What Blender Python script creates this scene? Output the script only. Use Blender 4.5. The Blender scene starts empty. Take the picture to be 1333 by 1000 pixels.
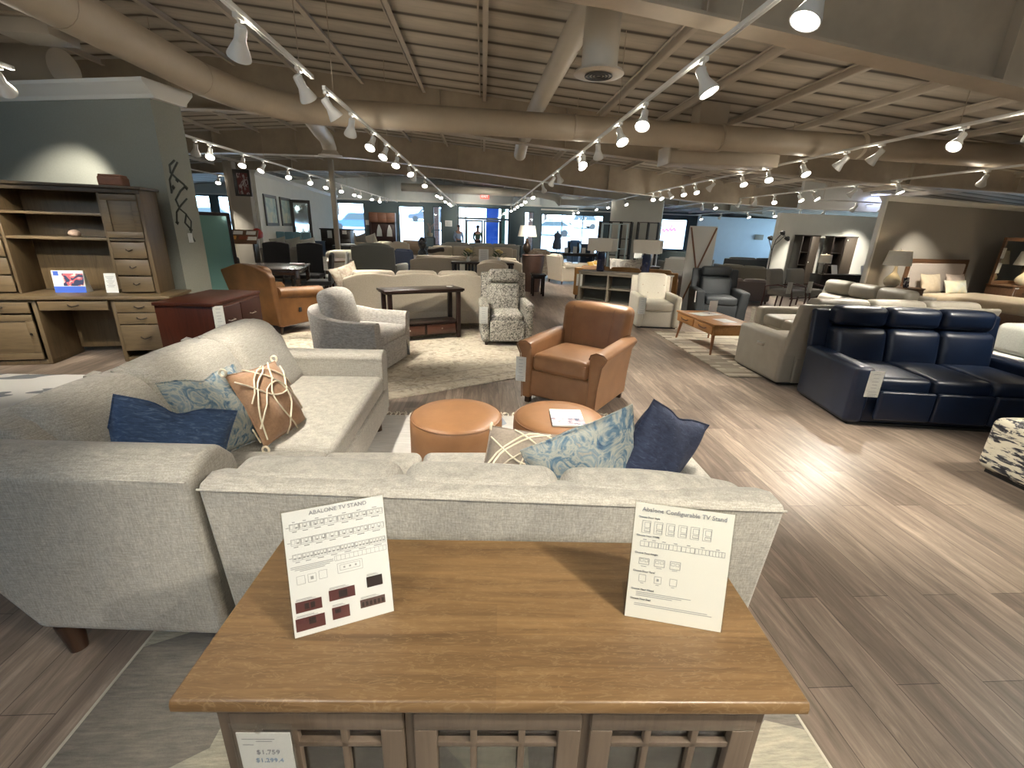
import bpy, bmesh, math, random
from mathutils import Vector, Matrix, Euler
random.seed(7)
S = bpy.context.scene
COL = S.collection
PI = math.pi
R = math.radians

# ------------------------------------------------------------------ camera
FPX = 592.0
CAM_H = 1.62
ex = (0.99766037, 0.01202433, 0.06729929)      # building axes seen from the camera (right, down, forward)
ey = (-0.05984323, -0.32235555, 0.94472519)
ez = (0.03305399, -0.94654229, -0.32088179)
cam = bpy.data.cameras.new('camera'); camo = bpy.data.objects.new('camera', cam); COL.objects.link(camo)
cam.sensor_width = 36.0; cam.lens = 36.0 * FPX / 1333.0; cam.clip_start = 0.03; cam.clip_end = 300
Mc = Matrix(((ex[0], -ex[1], -ex[2], 0), (ey[0], -ey[1], -ey[2], 0), (ez[0], -ez[1], -ez[2], CAM_H), (0, 0, 0, 1)))
camo.matrix_world = Mc
S.camera = camo

# ------------------------------------------------------------------ view and world
S.view_settings.view_transform = 'Standard'; S.view_settings.look = 'None'
S.view_settings.gamma = 1.0; S.view_settings.use_curve_mapping = False
S.view_settings.exposure = 0.46
LAMP_W = 270.0          # watts of each track lamp
W = bpy.data.worlds.new('world'); S.world = W; W.use_nodes = True
nt = W.node_tree; bg = nt.nodes['Background']
tc = nt.nodes.new('ShaderNodeTexCoord'); sp = nt.nodes.new('ShaderNodeSeparateXYZ'); rp = nt.nodes.new('ShaderNodeValToRGB')
nt.links.new(tc.outputs['Generated'], sp.inputs[0]); nt.links.new(sp.outputs[2], rp.inputs[0]); nt.links.new(rp.outputs[0], bg.inputs[0])
rp.color_ramp.elements[0].color = (0.62, 0.83, 1.0, 1); rp.color_ramp.elements[1].color = (0.25, 0.52, 1.0, 1)
rp.color_ramp.elements[0].position = 0.0
bg.inputs[1].default_value = 9.0
sun = bpy.data.lights.new('sun', 'SUN'); sun.energy = 9.0; sun.angle = R(0.6); sun.color = (1.0, 0.97, 0.92)
suno = bpy.data.objects.new('sun', sun); COL.objects.link(suno); suno.rotation_euler = (R(38), R(12), 0)   # from behind the camera, over the roof

def ray(px, py):
    c = ((px - 666.5), (py - 500.0), FPX)
    return Vector([sum(a * b for a, b in zip(e, c)) for e in (ex, ey, ez)])
def G(px, py, z=0.0):
    v = ray(px, py); t = (z - CAM_H) / v.z
    return Vector((v.x * t, v.y * t, z))
def D(px, py, y):
    v = ray(px, py); t = y / v.y
    return Vector((v.x * t, y, CAM_H + v.z * t))

# ------------------------------------------------------------------ shape helpers: each returns (verts, faces)
def join(*sh):
    V = []; F = []
    for s in sh:
        if not s: continue
        if isinstance(s, list): s = join(*s)
        o = len(V); V += s[0]; F += [tuple(i + o for i in f) for f in s[1]]
    return (V, F)
def xf(s, loc=(0, 0, 0), rot=(0, 0, 0), scale=(1, 1, 1)):
    M = Matrix.LocRotScale(Vector(loc), Euler(rot), Vector(scale))
    return ([tuple(M @ Vector(v)) for v in s[0]], s[1])
def warp(s, fn):
    return ([fn(*v) for v in s[0]], s[1])
def box(c, s, r=0.004, k=1, m=1, b=(0, 0, 0), rot=None):
    """rounded box, centre c, full size s, corner radius r, k steps in each corner, m steps in the flats, bulge b"""
    h = [x / 2 for x in s]; r = max(0.0002, min(r, min(h) * 0.98))
    def samples(hh):
        a = hh - r; out = []
        for i in range(k, 0, -1): out.append((-1, math.tan(R(45) * i / k)))
        for i in range(m + 1): out.append((0, -a + 2 * a * i / m))
        for i in range(1, k + 1): out.append((1, math.tan(R(45) * i / k)))
        return [(-a - r * t) if sg < 0 else (a + r * t) if sg > 0 else t for sg, t in out]
    ax = [samples(x) for x in h]; n = [len(x) - 1 for x in ax]
    V = []; F = []; idx = {}
    def vid(i, j, l):
        key = (i, j, l)
        if key in idx: return idx[key]
        p = [ax[0][i], ax[1][j], ax[2][l]]
        q = [max(-(h[a] - r), min(h[a] - r, p[a])) for a in range(3)]
        d = Vector([p[a] - q[a] for a in range(3)])
        if d.length > 1e-9: d = d.normalized() * r
        p2 = [q[a] + d[a] for a in range(3)]
        u = [p2[a] / h[a] for a in range(3)]
        for a in range(3):
            if b[a]:
                o = [x for x in range(3) if x != a]
                sg = 1 if u[a] > 0.01 else -1 if u[a] < -0.01 else 0
                p2[a] += sg * b[a] * max(0, 1 - u[o[0]] ** 2) * max(0, 1 - u[o[1]] ** 2)
        idx[key] = len(V); V.append(tuple(p2)); return idx[key]
    for a in range(3):
        o = [x for x in range(3) if x != a]
        for side in (0, n[a]):
            for i in range(n[o[0]]):
                for j in range(n[o[1]]):
                    def mk(x, y):
                        t = [0, 0, 0]; t[a] = side; t[o[0]] = x; t[o[1]] = y; return vid(*t)
                    f = (mk(i, j), mk(i + 1, j), mk(i + 1, j + 1), mk(i, j + 1))
                    if (side == 0) != (a == 1): f = f[::-1]
                    F.append(f)
    s2 = (V, F)
    if rot: s2 = xf(s2, rot=rot)
    return xf(s2, loc=c)
def cyl(p0, p1, r0, r1=None, n=16, cap=True):
    if r1 is None: r1 = r0
    p0 = Vector(p0); p1 = Vector(p1); d = (p1 - p0).normalized()
    a = d.cross(Vector((0, 0, 1)) if abs(d.z) < .95 else Vector((1, 0, 0))).normalized(); b = d.cross(a)
    V = []; F = []
    for p, r in ((p0, r0), (p1, r1)):
        for i in range(n):
            t = 2 * PI * i / n; V.append(tuple(p + a * math.cos(t) * r + b * math.sin(t) * r))
    for i in range(n): F.append((i, i + n, (i + 1) % n + n, (i + 1) % n))
    if cap: F.append(tuple(range(n))); F.append(tuple(range(2 * n - 1, n - 1, -1)))
    return (V, F)
def lathe(prof, n=24, c=(0, 0, 0), rot=None, cap=True):
    """prof: list of (radius, z)"""
    V = []; F = []
    for r, z in prof:
        for i in range(n):
            t = 2 * PI * i / n; V.append((max(r, 0.0004) * math.cos(t), max(r, 0.0004) * math.sin(t), z))
    for k in range(len(prof) - 1):
        for i in range(n):
            j = (i + 1) % n; F.append((k * n + i, k * n + j, (k + 1) * n + j, (k + 1) * n + i))
    if cap: F.append(tuple(range(n - 1, -1, -1))); m = (len(prof) - 1) * n; F.append(tuple(range(m, m + n)))
    s = (V, F)
    if rot: s = xf(s, rot=rot)
    return xf(s, loc=c)
def tube(pts, r, n=8, closed=False):
    P = [Vector(p) for p in pts]; V = []; F = []; N = len(P)
    up = Vector((0, 0, 1)); prev = None
    for i, p in enumerate(P):
        if closed: d = (P[(i + 1) % N] - P[i - 1]).normalized()
        else: d = (P[min(i + 1, N - 1)] - P[max(i - 1, 0)]).normalized()
        if prev is None:
            a = d.cross(up if abs(d.z) < .9 else Vector((1, 0, 0))).normalized()
        else:
            a = (prev - d * prev.dot(d)).normalized()
        prev = a; b = d.cross(a); rr = r[i] if isinstance(r, (list, tuple)) else r
        for k in range(n):
            t = 2 * PI * k / n; V.append(tuple(p + a * math.cos(t) * rr + b * math.sin(t) * rr))
    for i in range(N if closed else N - 1):
        j = (i + 1) % N
        for k in range(n):
            l = (k + 1) % n; F.append((i * n + k, i * n + l, j * n + l, j * n + k))
    if not closed: F.append(tuple(range(n - 1, -1, -1))); F.append(tuple(range((N - 1) * n, N * n)))
    return (V, F)
def prism(pts, axis, a, b, m=1):
    """extrude a closed 2D outline along axis from a to b"""
    n = len(pts); V = []; F = []
    for k in range(m + 1):
        t = a + (b - a) * k / m
        for p in pts:
            if axis == 'x': V.append((t, p[0], p[1]))
            elif axis == 'y': V.append((p[0], t, p[1]))
            else: V.append((p[0], p[1], t))
    for k in range(m):
        for i in range(n):
            j = (i + 1) % n; F.append((k * n + i, k * n + j, (k + 1) * n + j, (k + 1) * n + i))
    F.append(tuple(range(n - 1, -1, -1))); F.append(tuple(range(m * n, (m + 1) * n)))
    return (V, F)
def quad(a, b, c, d): return ([tuple(a), tuple(b), tuple(c), tuple(d)], [(0, 1, 2, 3)])
def slab(pts, z0, z1):
    return prism([(p[0], p[1]) for p in pts], 'z', z0, z1)
def rframe(w, h, t, d, r=0.003, c=(0, 0, 0)):
    """picture-frame bars in the xz plane"""
    return xf(join(box((0, 0, h / 2 - t / 2), (w, d, t), r), box((0, 0, -h / 2 + t / 2), (w, d, t), r),
                box((-w / 2 + t / 2, 0, 0), (t, d, h - 2 * t), r), box((w / 2 - t / 2, 0, 0), (t, d, h - 2 * t), r)), loc=c)

# ------------------------------------------------------------------ object helpers
def mesh(name, sh, mat, parent=None, bevel=0, smooth=True, angle=42, sub=0):
    if isinstance(sh, list): sh = join(*sh)
    me = bpy.data.meshes.new(name); me.from_pydata(sh[0], [], sh[1]); me.validate()
    bm = bmesh.new(); bm.from_mesh(me); bmesh.ops.recalc_face_normals(bm, faces=bm.faces); bm.to_mesh(me); bm.free()
    o = bpy.data.objects.new(name, me); COL.objects.link(o)
    if mat is not None: me.materials.append(mat)
    if smooth:
        for p in me.polygons: p.use_smooth = True
        me.set_sharp_from_angle(angle=R(angle))
    if bevel:
        md = o.modifiers.new('bevel', 'BEVEL'); md.width = bevel; md.segments = 3; md.limit_method = 'ANGLE'; md.angle_limit = R(35)
    if sub:
        md = o.modifiers.new('subsurf', 'SUBSURF'); md.levels = sub; md.render_levels = sub
    if parent: o.parent = parent
    return o
def T(name, label, cat, loc=(0, 0, 0), rz=0, group=None, rot=None):
    o = bpy.data.objects.new(name, None); COL.objects.link(o); o.empty_display_size = 0.1
    o.location = loc; o.rotation_euler = rot if rot else (0, 0, R(rz))
    o['label'] = label; o['category'] = cat
    if group: o['group'] = group
    return o
def tag(o, label, cat, group=None):
    o['label'] = label; o['category'] = cat
    if group: o['group'] = group
    return o
def struct(name, sh, mat, parent=None, **k):
    o = mesh(name, sh, mat, parent, **k)
    if not parent: o['kind'] = 'structure'
    return o
def copy_tree(o, parent=None):
    c = o.copy(); COL.objects.link(c); c.parent = parent
    for ch in list(o.children): copy_tree(ch, c)
    return c
def place(o, loc, rz, label=None, group=None):
    o.location = loc; o.rotation_euler = (0, 0, R(rz))
    if label: o['label'] = label
    if group: o['group'] = group
    return o

# ------------------------------------------------------------------ materials
_m = {}
def _base(name):
    m = bpy.data.materials.new(name); m.use_nodes = True
    n = m.node_tree; b = n.nodes['Principled BSDF']; return m, n, b
def _coord(n, scale=(1, 1, 1), rot=(0, 0, 0)):
    t = n.nodes.new('ShaderNodeTexCoord'); mp = n.nodes.new('ShaderNodeMapping'); mp.inputs['Scale'].default_value = scale
    mp.inputs['Rotation'].default_value = rot
    n.links.new(t.outputs['Object'], mp.inputs[0]); return mp.outputs[0]
def _noise(n, co, sc, det=4, rough=.6, dist=0):
    x = n.nodes.new('ShaderNodeTexNoise'); x.inputs['Scale'].default_value = sc; x.inputs['Detail'].default_value = det
    x.inputs['Roughness'].default_value = rough; x.inputs['Distortion'].default_value = dist
    n.links.new(co, x.inputs['Vector']); return x.outputs['Fac']
def _ramp(n, fac, stops, interp='LINEAR'):
    r = n.nodes.new('ShaderNodeValToRGB'); r.color_ramp.interpolation = interp
    while len(r.color_ramp.elements) < len(stops): r.color_ramp.elements.new(.5)
    for e, (p, c) in zip(r.color_ramp.elements, stops): e.position = p; e.color = (*c, 1)
    n.links.new(fac, r.inputs[0]); return r.outputs[0]
def _mix(n, a, b, fac, mode='MIX'):
    x = n.nodes.new('ShaderNodeMix'); x.data_type = 'RGBA'; x.blend_type = mode
    for s, v in ((x.inputs[6], a), (x.inputs[7], b)):
        if hasattr(v, 'links'): n.links.new(v, s)
        else: s.default_value = (*v, 1)
    if hasattr(fac, 'links'): n.links.new(fac, x.inputs[0])
    else: x.inputs[0].default_value = fac
    return x.outputs[2]
def _bump(n, b, h, strength=.3, dist=.01):
    x = n.nodes.new('ShaderNodeBump'); x.inputs['Strength'].default_value = strength; x.inputs['Distance'].default_value = dist
    n.links.new(h, x.inputs['Height']); n.links.new(x.outputs[0], b.inputs['Normal'])
def mul(c, k): return tuple(min(1, v * k) for v in c)
def fabric(name, c, var=.25, sc=60, stretch=(1, 1, 1), rough=.9, big=0.0, c2=None):
    if name in _m: return _m[name]
    m, n, b = _base(name); co = _coord(n, stretch)
    f = _noise(n, co, sc, 3, .7)
    col = _ramp(n, f, [(.3, mul(c, 1 - var)), (.7, c2 if c2 else mul(c, 1 + var))])
    if big:
        g = _noise(n, _coord(n), 3, 2); col = _mix(n, col, mul(c, 1 - big), g)
    n.links.new(col, b.inputs['Base Color']); b.inputs['Roughness'].default_value = rough
    b.inputs['Sheen Weight'].default_value = .15
    _bump(n, b, f, .25, .004); _m[name] = m; return m
def linen(name, c, var=.28):
    if name in _m: return _m[name]
    m, n, b = _base(name)
    h = _noise(n, _coord(n, (7, 7, 110)), 3.0, 3, .7); v = _noise(n, _coord(n, (90, 90, 6)), 3.0, 3, .7)
    g = _noise(n, _coord(n), 140, 2)
    c1 = _ramp(n, h, [(.32, mul(c, 1 - var)), (.68, mul(c, 1 + var))]); c2 = _ramp(n, v, [(.32, (.80, .80, .80)), (.68, (1.2, 1.2, 1.2))])
    col = _mix(n, c1, c2, 1, 'MULTIPLY'); col = _mix(n, col, _ramp(n, g, [(.35, (.88, .88, .88)), (.65, (1.1, 1.1, 1.1))]), 1, 'MULTIPLY')
    n.links.new(col, b.inputs['Base Color']); b.inputs['Roughness'].default_value = .9; b.inputs['Sheen Weight'].default_value = .2
    _bump(n, b, h, .25, .003); _m[name] = m; return m
def leather(name, c, rough=.42, var=.18):
    if name in _m: return _m[name]
    m, n, b = _base(name); co = _coord(n)
    g = _noise(n, co, 5, 4, .6); col = _ramp(n, g, [(.25, mul(c, 1 - var)), (.75, mul(c, 1 + var))])
    n.links.new(col, b.inputs['Base Color']); b.inputs['Roughness'].default_value = rough
    f = _noise(n, co, 160, 3, .6); _bump(n, b, f, .12, .003); _m[name] = m; return m
def wood(name, c, c2, axis='x', sc=1.0, rough=.4, coat=.0, var=1):
    if name in _m: return _m[name]
    m, n, b = _base(name)
    st = {'x': (1.2, 14, 14), 'y': (14, 1.2, 14), 'z': (14, 14, 1.2)}[axis]
    co = _coord(n, tuple(s * sc for s in st))
    f = _noise(n, co, 2.2, 6, .65, 1.2); col = _ramp(n, f, [(.25, c2), (.5, c), (.8, mul(c, 1.25))])
    g = _noise(n, _coord(n, tuple(s * sc * .25 for s in st)), 2, 2); col = _mix(n, col, mul(c, .75), _ramp(n, g, [(.45, (0, 0, 0)), (.7, (.6, .6, .6))]))
    n.links.new(col, b.inputs['Base Color']); b.inputs['Roughness'].default_value = rough
    b.inputs['Coat Weight'].default_value = coat; b.inputs['Coat Roughness'].default_value = .25
    _bump(n, b, f, .06, .003); _m[name] = m; return m
def paint(name, c, rough=.6, metal=0, var=.0, sc=3, coat=0):
    if name in _m: return _m[name]
    m, n, b = _base(name)
    g = _noise(n, _coord(n), sc, 3); col = _ramp(n, g, [(.3, mul(c, 1 - var)), (.7, mul(c, 1 + var))])
    n.links.new(col, b.inputs['Base Color']); b.inputs['Roughness'].default_value = rough; b.inputs['Metallic'].default_value = metal
    b.inputs['Coat Weight'].default_value = coat
    _m[name] = m; return m
def glow(name, c, s):
    if name in _m: return _m[name]
    m, n, b = _base(name); b.inputs['Base Color'].default_value = (*c, 1)
    b.inputs['Emission Color'].default_value = (*c, 1); b.inputs['Emission Strength'].default_value = s
    g = _noise(n, _coord(n), 4, 1); r = _ramp(n, g, [(.0, mul(c, .97)), (1, c)]); n.links.new(r, b.inputs['Emission Color'])
    m.cycles.emission_sampling = 'NONE'
    _m[name] = m; return m
def glass(name, tint=(.9, .97, 1), rough=0.02, refl=.12, k=.7):
    if name in _m: return _m[name]
    m = bpy.data.materials.new(name); m.use_nodes = True; n = m.node_tree; n.nodes.clear()
    o = n.nodes.new('ShaderNodeOutputMaterial'); t = n.nodes.new('ShaderNodeBsdfTransparent'); g = n.nodes.new('ShaderNodeBsdfGlossy')
    lw = n.nodes.new('ShaderNodeLayerWeight'); lw.inputs[0].default_value = .35; mx = n.nodes.new('ShaderNodeMixShader')
    mt = n.nodes.new('ShaderNodeMath'); mt.operation = 'MULTIPLY_ADD'; mt.inputs[1].default_value = k; mt.inputs[2].default_value = refl * .3
    n.links.new(lw.outputs['Fresnel'], mt.inputs[0]); n.links.new(mt.outputs[0], mx.inputs[0])
    t.inputs[0].default_value = (*tint, 1); g.inputs['Roughness'].default_value = rough
    n.links.new(t.outputs[0], mx.inputs[1]); n.links.new(g.outputs[0], mx.inputs[2]); n.links.new(mx.outputs[0], o.inputs[0])
    _m[name] = m; return m
def pattern(name, stops, sc=8, stretch=(1, 1, 1), det=3, dist=0, rough=.9, interp='CONSTANT', kind='noise', bump=.15):
    if name in _m: return _m[name]
    m, n, b = _base(name); co = _coord(n, stretch)
    if kind == 'noise': f = _noise(n, co, sc, det, .6, dist)
    elif kind == 'voronoi':
        v = n.nodes.new('ShaderNodeTexVoronoi'); v.inputs['Scale'].default_value = sc; n.links.new(co, v.inputs['Vector']); f = v.outputs['Distance']
    elif kind == 'cells':
        v = n.nodes.new('ShaderNodeTexVoronoi'); v.inputs['Scale'].default_value = sc; n.links.new(co, v.inputs['Vector'])
        sx = n.nodes.new('ShaderNodeSeparateColor'); n.links.new(v.outputs['Color'], sx.inputs[0]); f = sx.outputs[0]
    else:
        v = n.nodes.new('ShaderNodeTexWave'); v.inputs['Scale'].default_value = sc; v.inputs['Distortion'].default_value = dist; v.inputs['Detail'].default_value = det
        n.links.new(co, v.inputs['Vector']); f = v.outputs['Fac']
    n.links.new(_ramp(n, f, stops, interp), b.inputs['Base Color']); b.inputs['Roughness'].default_value = rough
    g = _noise(n, _coord(n), 150, 2); _bump(n, b, g, bump, .004)
    _m[name] = m; return m

# ================================================================== THE BUILDING
def m_floor():
    m, n, b = _base('plank_floor')
    t = n.nodes.new('ShaderNodeTexCoord'); mp = n.nodes.new('ShaderNodeMapping'); mp.inputs['Rotation'].default_value = (0, 0, R(90))
    n.links.new(t.outputs['Object'], mp.inputs[0])
    br = n.nodes.new('ShaderNodeTexBrick'); n.links.new(mp.outputs[0], br.inputs['Vector'])
    br.inputs['Scale'].default_value = 1; br.inputs['Brick Width'].default_value = 1.2; br.inputs['Row Height'].default_value = .18
    br.inputs['Mortar Size'].default_value = .0015; br.offset = .37
    br.inputs['Color1'].default_value = (.31, .245, .195, 1); br.inputs['Color2'].default_value = (.175, .135, .107, 1); br.inputs['Mortar'].default_value = (.07, .05, .04, 1)
    f = _noise(n, _coord(n, (9, .9, 1)), 2.1, 7, .7, .8)
    c = _mix(n, br.outputs['Color'], _ramp(n, f, [(.28, (.42, .40, .38)), (.52, (.92, .90, .88)), (.72, (1.65, 1.6, 1.55))]), .9, 'MULTIPLY')
    n.links.new(c, b.inputs['Base Color']); b.inputs['Roughness'].default_value = .36
    _bump(n, b, f, .05, .004)
    return m
M_floor = m_floor()
RX, RZ, RS = -5.0, 4.42, 0.078          # ridge x, ridge height, roof slope
def roofz(x): return RZ - RS * abs(x - RX)
struct('floor', box((0, 12.5, -.05), (40, 36, .1), .001), M_floor)
def m_roof():
    m, n, b = _base('roof_insulation')
    co = _coord(n); w = n.nodes.new('ShaderNodeTexWave'); w.bands_direction = 'Y'; w.inputs['Scale'].default_value = .64; w.inputs['Distortion'].default_value = .25
    w.inputs['Detail'].default_value = 2; n.links.new(co, w.inputs['Vector'])
    g = _noise(n, _coord(n, (1, 3, 1)), 1.5, 4)
    c = _ramp(n, w.outputs['Fac'], [(.0, (.07, .055, .04)), (.04, (.16, .13, .10)), (.12, (.44, .39, .31)), (.5, (.54, .48, .39)), (.95, (.58, .52, .43)), (1, (.54, .49, .40))])
    c = _mix(n, c, _ramp(n, g, [(.3, (.75, .75, .75)), (.7, (1, 1, 1))]), 1, 'MULTIPLY')
    n.links.new(c, b.inputs['Base Color']); b.inputs['Roughness'].default_value = .75
    _bump(n, b, w.outputs['Fac'], .5, .05); return m
M_roof = m_roof()
for x1 in (-20, 20):
    struct('ceiling', prism([(RX, RZ), (x1, roofz(x1)), (x1, roofz(x1) + .12), (RX, RZ + .12)], 'y', -4.2, 29.7), M_roof, smooth=False)
M_steel = paint('brown_grey_painted_steel', (.42, .355, .27), .55, var=.08)
M_web = paint('brown_grey_beam_web', (.40, .335, .25), .6, var=.1)
M_trimw = paint('trim_white', (.72, .70, .64), .45)
M_white = paint('white_paint', (.78, .77, .73), .45)
M_roofsteel = paint('pale_purlin_paint', (.50, .44, .36), .5, var=.05)
# purlins along the building
n_trim = 0
for i in range(-11, 12):
    x = -.03 + i * 1.14
    if not -14 < x < 14: continue
    n_trim += 1; z = roofz(x)
    struct('trim_%d' % n_trim, [box((x, 12.5, z - .05), (.012, 33, .1), .002), box((x + .03, 12.5, z - .10), (.06, 33, .010), .002), box((x - .06, 12.5, z - .03), (.022, 33, .022), .004)], M_roofsteel)
# rigid frames: tapered web and bottom flange
def girder(y, line, w=.22):
    global n_trim
    n_trim += 1; web = []; fl = []
    for (xa, za), (xb, zb) in zip(line[:-1], line[1:]):
        seg = [(xa, za), (xb, zb), (xb, roofz(xb) - .01), (xa, roofz(xa) - .01)]
        if (xa - RX) * (xb - RX) < 0: seg.insert(3, (RX, RZ - .01))
        web.append(prism(seg, 'y', y - .008, y + .008))
        fl.append(prism([(xa, za - .012), (xb, zb - .012), (xb, zb + .012), (xa, za + .012)], 'y', y - w / 2, y + w / 2))
    st = []
    x = line[0][0] + 1
    def zl(x):
        for (xa, za), (xb, zb) in zip(line[:-1], line[1:]):
            if xa <= x <= xb: return za + (zb - za) * (x - xa) / (xb - xa)
    while x < line[-1][0]:
        a, bz = zl(x) + .01, roofz(x) - .02
        st.append(box((x, y, (a + bz) / 2), (.012, w * .9, bz - a), .001)); x += 2.45
    o = struct('trim_%d' % n_trim, web, M_web, smooth=False)
    mesh('flange', fl, M_trimw if y == 16.0 else M_steel, o, smooth=False); mesh('stiffener', st, M_steel, o, smooth=False)  # one frame's flange coloured pale to stand for daylight on it
girder(4.0, [(-19, 2.7), (-7, 3.3), (-5, 3.4), (-1, 3.37), (.9, 3.235), (2.2, 3.08), (4.4, 2.80), (9, 2.25), (19, 1.9)])
girder(10.0, [(-19, 2.75), (-7.5, 3.52), (-5, 3.56), (-1.9, 3.49), (.9, 3.23), (4.5, 2.95), (8.6, 2.80), (13, 2.7), (19, 2.4)])
girder(16.0, [(-19, 2.9), (-7.8, 3.57), (-5, 3.60), (-4, 3.577), (-1, 3.39), (1.24, 3.19), (4, 2.95), (7, 2.72), (11.3, 2.62), (13.4, 2.6)], .26)
girder(22.0, [(-19, 3.0), (-7.8, 3.75), (-5, 3.80), (-1, 3.62), (4, 3.2), (7, 3.05), (13, 2.7)])
# daylight strip is painted as the one pale flange; steel columns
M_col = paint('column_paint', (.36, .32, .26), .5, var=.06)
for (x, y, w) in ((-7.75, 15.75, .26), (-4.72, 15.8, .14)):
    n_trim += 1; zt = min(roofz(x) - .9, 3.55)
    struct('trim_%d' % n_trim, [box((x, y, zt / 2), (w, w, zt), .01), box((x, y, .01), (w + .12, w + .12, .02), .002)], M_col)

# outer walls
M_wall_taupe = paint('wall_taupe', (.36, .335, .29), .75, var=.03)
M_wall_slate = paint('wall_slate', (.10, .135, .142), .7, var=.04)
M_wall_grey = paint('wall_grey', (.60, .62, .60), .75, var=.03)
M_wall_sage = paint('wall_sage', (.245, .25, .215), .8, var=.05, sc=60)
M_wall_cream = paint('wall_cream', (.70, .70, .64), .8, var=.03)
M_wall_daylit = paint('wall_daylight_blue', (.68, .80, .92), .7, var=.02)  # last colour: blue daylight is put into the wall paint
M_wall_mush = paint('wall_mushroom', (.30, .275, .235), .8, var=.04, sc=60)
M_trimw = paint('trim_white', (.72, .70, .64), .45)
struct('wall_back', box((0, -4.1, 1.9), (40, .2, 3.8), .001), M_wall_taupe)
struct('wall_left', box((-19.9, 12.7, 1.7), (.2, 34, 3.4), .001), M_wall_taupe)
struct('wall_right', [box((19.4, 5.9, 1.3), (.2, 20, 2.6), .001), box((19.4, 28.1, 1.3), (.2, 3.0, 2.6), .001), box((19.4, 21.3, .15), (.2, 10.8, .3), .001)], M_wall_taupe)
FY = 29.6
OPEN = [(-18.2, -15.9, .5, 2.95), (-15.5, -13.0, .5, 2.95), (-9.6, -7.1, .55, 2.85), (-5.1, -3.55, .55, 2.78), (-3.05, -2.5, .55, 2.82),
        (-1.56, 1.6, .0, 2.88), (2.5, 3.1, .3, 2.72), (3.55, 7.45, .35, 2.64), (11.1, 12.8, .75, 2.60)]
low = []; 
xs = -20
for (a, bx_, z0, z1) in OPEN + [(20, 20, 0, 0)]:
    low.append(box(((xs + a) / 2, FY, 1.5), (a - xs, .2, 3.0), .001)) if a > xs else None
    if bx_ < 20:
        low.append(box(((a + bx_) / 2, FY, (z1 + 3.0) / 2), (bx_ - a, .2, 3.0 - z1), .001))
        if z0 > 0: low.append(box(((a + bx_) / 2, FY, z0 / 2), (bx_ - a, .2, z0), .001))
    xs = bx_
struct('wall_front', low, M_wall_slate, smooth=False)
struct('wall_front_upper', prism([(-20, 3.0), (14, 3.0), (14, roofz(14)), (RX, RZ), (-20, roofz(-20))], 'y', 29.5, 29.7), M_wall_grey, smooth=False)
# entry bulkhead
struct('wall_entry', [box((-.1, 29.2, 3.45), (6.9, .5, .86), .005)], M_wall_grey)
n_trim += 1
struct('trim_%d' % n_trim, [box((-.1, 28.9, 3.03), (7.1, .08, .09), .005), box((-11.9, 29.44, 3.03), (16.2, .1, .09), .005), box((8.5, 29.44, 2.86), (10, .1, .08), .005)], M_trimw)
M_wall_stripe = M_trimw
M_frame = paint('dark_window_frame', (.035, .05, .055), .4)
M_glass = glass('window_glass', (.93, .98, 1.0))
def window(i, a, b_, z0, z1, nx=1, nz=()):
    w = b_ - a; h = z1 - z0; c = ((a + b_) / 2, FY, (z0 + z1) / 2)
    fr = [rframe(w, h, .06, .1)]
    for k in range(1, nx): fr.append(box((-w / 2 + w * k / nx, 0, 0), (.045, .08, h), .002))
    for z in nz: fr.append(box((0, 0, z - (z0 + z1) / 2), (w, .08, .05), .002))
    o = struct('window_%d' % i, [xf(join(*fr), loc=c)], M_frame, smooth=False)
    mesh('window_glass', box(c, (w - .05, .012, h - .05), .001), M_glass, o, smooth=False)
    return o
for i, ((a, b_, z0, z1), nx, nz) in enumerate(zip([OPEN[k] for k in (0, 1, 2, 3, 4, 6, 7, 8)], (1, 1, 1, 1, 1, 1, 3, 1), ((), (), (), (), (1.45,), (1.45,), (), ()))):
    window(i + 1, a, b_, z0, z1, nx, nz)
# unseen side window, added only to light the cool wall
o = struct('window_9', xf(rframe(10.7, 2.2, .08, .1), loc=(19.4, 21.25, 1.4), rot=(0, 0, R(90))), M_frame, smooth=False)
mesh('window_glass', box((19.4, 21.25, 1.4), (.012, 10.6, 2.1), .001), M_glass, o, smooth=False)
# entry: transom, side lights and a pair of doors
a, b_ = -1.56, 1.6; w = b_ - a
fr = [xf(rframe(w, 2.88, .08, .12), loc=((a + b_) / 2, FY, 1.44)), box(((a + b_) / 2, FY, 2.2), (w, .1, .12), .003)]
for x in (-1.08, 1.10): fr.append(box((x, FY, 1.44), (.07, .1, 2.88), .003))
d1 = struct('door_1', fr, M_frame, smooth=False)
mesh('transom_glass', box(((a + b_) / 2, FY + .02, 2.53), (w - .1, .01, .55), .001), M_glass, d1, smooth=False)
for x in (-1.32, 1.35): mesh('side_glass', box((x, FY + .02, 1.1), (.42, .01, 2.05), .001), M_glass, d1, smooth=False)
for i, x in enumerate((-.53, .55)):
    d = struct('door_%d' % (i + 2), [xf(rframe(1.04, 2.1, .1, .05), loc=(x, FY - .01, 1.07))], M_frame, smooth=False)
    mesh('door_glass', box((x, FY - .01, 1.07), (.9, .01, 1.95), .001), M_glass, d, smooth=False)
    mesh('door_handle', tube([(x + (.42 if i == 0 else -.42), FY - .05, .8), (x + (.42 if i == 0 else -.42), FY - .09, .85), (x + (.42 if i == 0 else -.42), FY - .09, 1.25), (x + (.42 if i == 0 else -.42), FY - .05, 1.3)], .014), paint('steel', (.6, .6, .6), .3, 1), d)

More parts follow.
